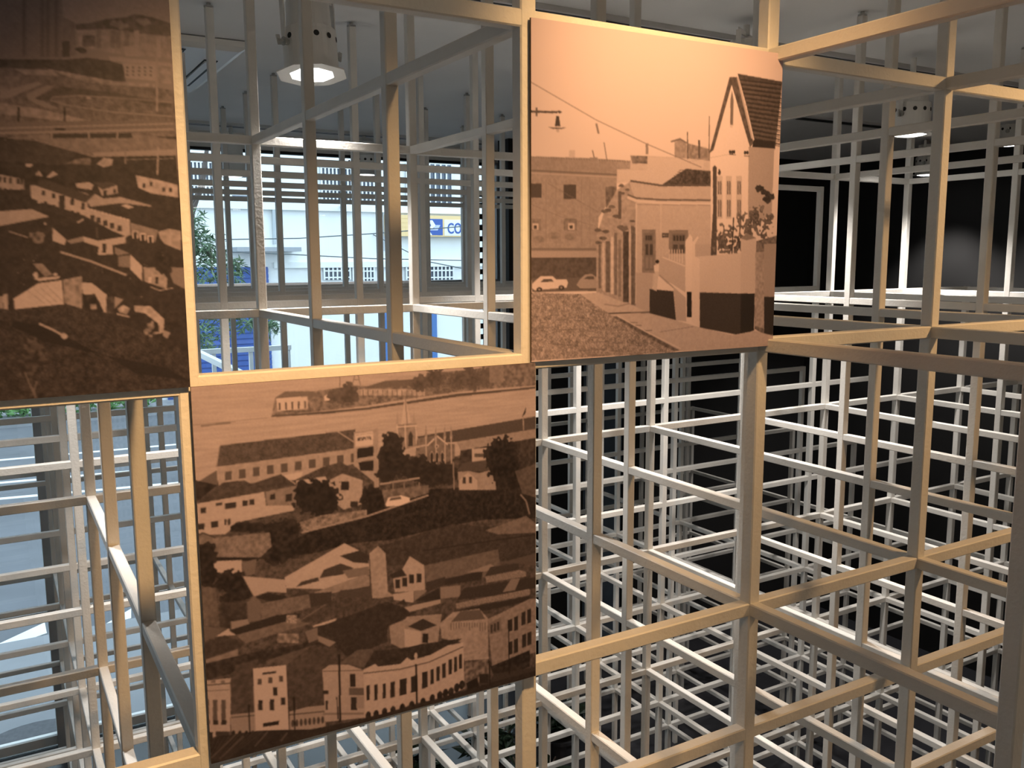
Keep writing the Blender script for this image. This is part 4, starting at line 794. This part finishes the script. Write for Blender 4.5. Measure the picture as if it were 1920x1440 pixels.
# overhead cables
def cable(pts, Y, label, r=.012):
    bm = bmesh.new(); P_ = [at(q[0], q[1], q[2] if len(q) > 2 else Y) for q in pts]; Q = []
    for a, b2 in zip(P_, P_[1:]):
        for k in range(8): Q.append(a.lerp(b2, k/8))
    Q.append(P_[-1]); bm_tube(bm, Q, r, 5); return setp(mesh_obj('cable', bm, mat('cable_black', (.10, .12, .13), .7)), label, 'cable', 'overhead cables')
cable([(-400, 470), (360, 450), (560, 447), (700, 438), (950, 418), (1500, 370)], 17, 'thin dark cable crossing the white facade at the height of the sign')
cable([(-400, 440), (545, 477), (700, 485), (950, 490), (1500, 488)], 17.5, 'thin dark cable sagging above the ground floor window grilles')
cable([(700, 440, YF), (800, 490), (880, 506), (1400, 560)], 18, 'thin dark cable dropping to the right below the sign')
# white railing outside the window
RW = mat('railing_white', (.72, .74, .75), .5)
rl = setp(empty('railing', at(430, 700, 7.2)), 'white metal railing outside the window in front of the blue shutter', 'railing')
RO = rl.location
bar('top_rail', at(300, 664, 7.2)-RO, at(545, 651, 7.2)-RO, .045, RW, rl); pA = at(440, 656, 7.2)
bar('hand_rail', at(362, 657, 6.6)-RO, at(450, 700, 5.6)-RO, .045, RW, rl)
for u in (330, 400, 470, 540): bar('post', at(u, 656, 7.2)-RO, Vector((at(u, 656, 7.2).x, 7.2, ZST))-RO, .035, RW, rl)
# foliage
LEAF = mat('leaf_green', (.10, .17, .09), .6, noise=.35, nscale=3); LEAFD = mat('leaf_dark', (.018, .035, .02), .35, noise=.3, nscale=8); BARK = mat('bark', (.09, .07, .06), .9)
def leaves(pts, n, ln, m, name, parent, droop=.4, O_=Vector((0, 0, 0)), kind=None, wid=.3):
    V = []; F = []
    for _ in range(n):
        c, r = random.choice(pts); d = Vector((random.gauss(0, 1), random.gauss(0, 1), random.gauss(0, 1))).normalized()*r*(random.random()**.4)
        p = Vector(c) + d - O_; a = Vector((random.gauss(0, 1), random.gauss(0, 1), random.gauss(0, .6)-droop)).normalized(); s = a.cross(Vector((random.gauss(0, 1), random.gauss(0, 1), random.gauss(0, 1)))).normalized()
        l = ln*(.6+.8*random.random()); i = len(V); k = a.cross(s)*l*.06
        V += [p, p+a*l*.45+s*l*wid*.5+k, p+a*l, p+a*l*.45-s*l*wid*.5+k]; F += [(i, i+1, i+2), (i, i+2, i+3)]
    me = bpy.data.meshes.new(name); me.from_pydata([tuple(v) for v in V], [], F); me.materials.append(m)
    o = link(bpy.data.objects.new(name, me), parent)
    if kind: o['kind'] = kind
    return o
YT = 13.0
tb = at(345, 560, YT); tb.z = ZST
tree = setp(empty('street_tree', tb), 'green feathery street tree at the left of the window opening', 'tree')
bm = bmesh.new(); bm_tube(bm, [Vector((0, 0, 0)), Vector((.05, 0, 1.8)), at(356, 400, YT)-tb, at(378, 350, YT)-tb, at(388, 280, YT)-tb], [.11, .09, .07, .05, .03], 8); mesh_obj('trunk', bm, BARK, tree)
bm = bmesh.new(); bm_tube(bm, [at(352, 470, YT)-tb, at(385, 470, YT)-tb, at(425, 510, YT)-tb], [.05, .035, .015], 6); mesh_obj('branch', bm, BARK, tree)
cl = [(at(u, v, YT+random.uniform(-.5, .5)), r) for u, v, r in ((358, 420, .26), (372, 450, .24), (355, 480, .36), (395, 465, .24), (365, 520, .34), (405, 500, .30), (425, 530, .24), (440, 500, .16), (380, 560, .32), (410, 590, .32), (440, 600, .24), (470, 600, .2), (510, 610, .16), (360, 600, .3), (390, 630, .24), (345, 440, .3), (330, 520, .5), (320, 600, .5), (450, 545, .16))]
leaves(cl, 2600, .13, LEAF, 'foliage', tree, O_=tb, wid=.22)
hg = setp(empty('grass_verge', atz(0, 770, ZST)), 'strip of green grass at the far kerb, far left', 'grass'); hg['kind'] = 'stuff'
GRS = mat('grass_green', (.12, .26, .08), .8, noise=.3, nscale=6)
hp = atz(0, 772, ZST); leaves([(Vector((hp.x-6+k*.25, YF-.75, ZST+.10)), .2) for k in range(36)], 1500, .22, GRS, 'grass_blades', hg, droop=-.8, O_=hg.location, kind='stuff')
POT = mat('dark_planter', (.05, .05, .055), .5)
for k, (x, y, lab) in enumerate(((2.5, 5.5, 'leftmost dark leafy plant under the church photograph'), (3.5, 5.5, 'second dark leafy plant from the left under the church photograph'), (4.5, 5.5, 'dark leafy plant just left of the lower orange upright'), (3.5, 6.5, 'dark leafy plant behind the second plant from the left'), (4.5, 6.5, 'dark leafy plant in the rear row left of the orange upright'), (5.5, 6.5, 'rightmost dark leafy plant of the rear row'), (2.5, 6.5, 'leftmost dark leafy plant of the rear row'))):
    hgt = .46
    b0 = L(x, y, -7); b0.z = ZF
    pl = setp(empty('potted_plant', b0), lab, 'plant', 'plants on the lower floor')
    bm = bmesh.new(); bm_lathe(bm, [(.09, 0), (.12, .14), (.13, .14), (.13, .16), (.11, .16), (.10, .13)], 18); bmesh.ops.recalc_face_normals(bm, faces=bm.faces[:]); mesh_obj('planter', bm, POT, pl)
    bm = bmesh.new()
    for j in range(6):
        a = j*1.05; bm_tube(bm, [(0, 0, .12), (.06*math.cos(a), .06*math.sin(a), hgt*.5), (.14*math.cos(a), .14*math.sin(a), hgt*.8)], [.012, .009, .005], 5)
    mesh_obj('stems', bm, BARK, pl)
    leaves([(Vector((.08*math.cos(j*1.05), .08*math.sin(j*1.05), hgt*(.5+.035*j))), .07) for j in range(6)], 260, .10, LEAFD, 'leaves', pl, droop=.2, wid=.42)
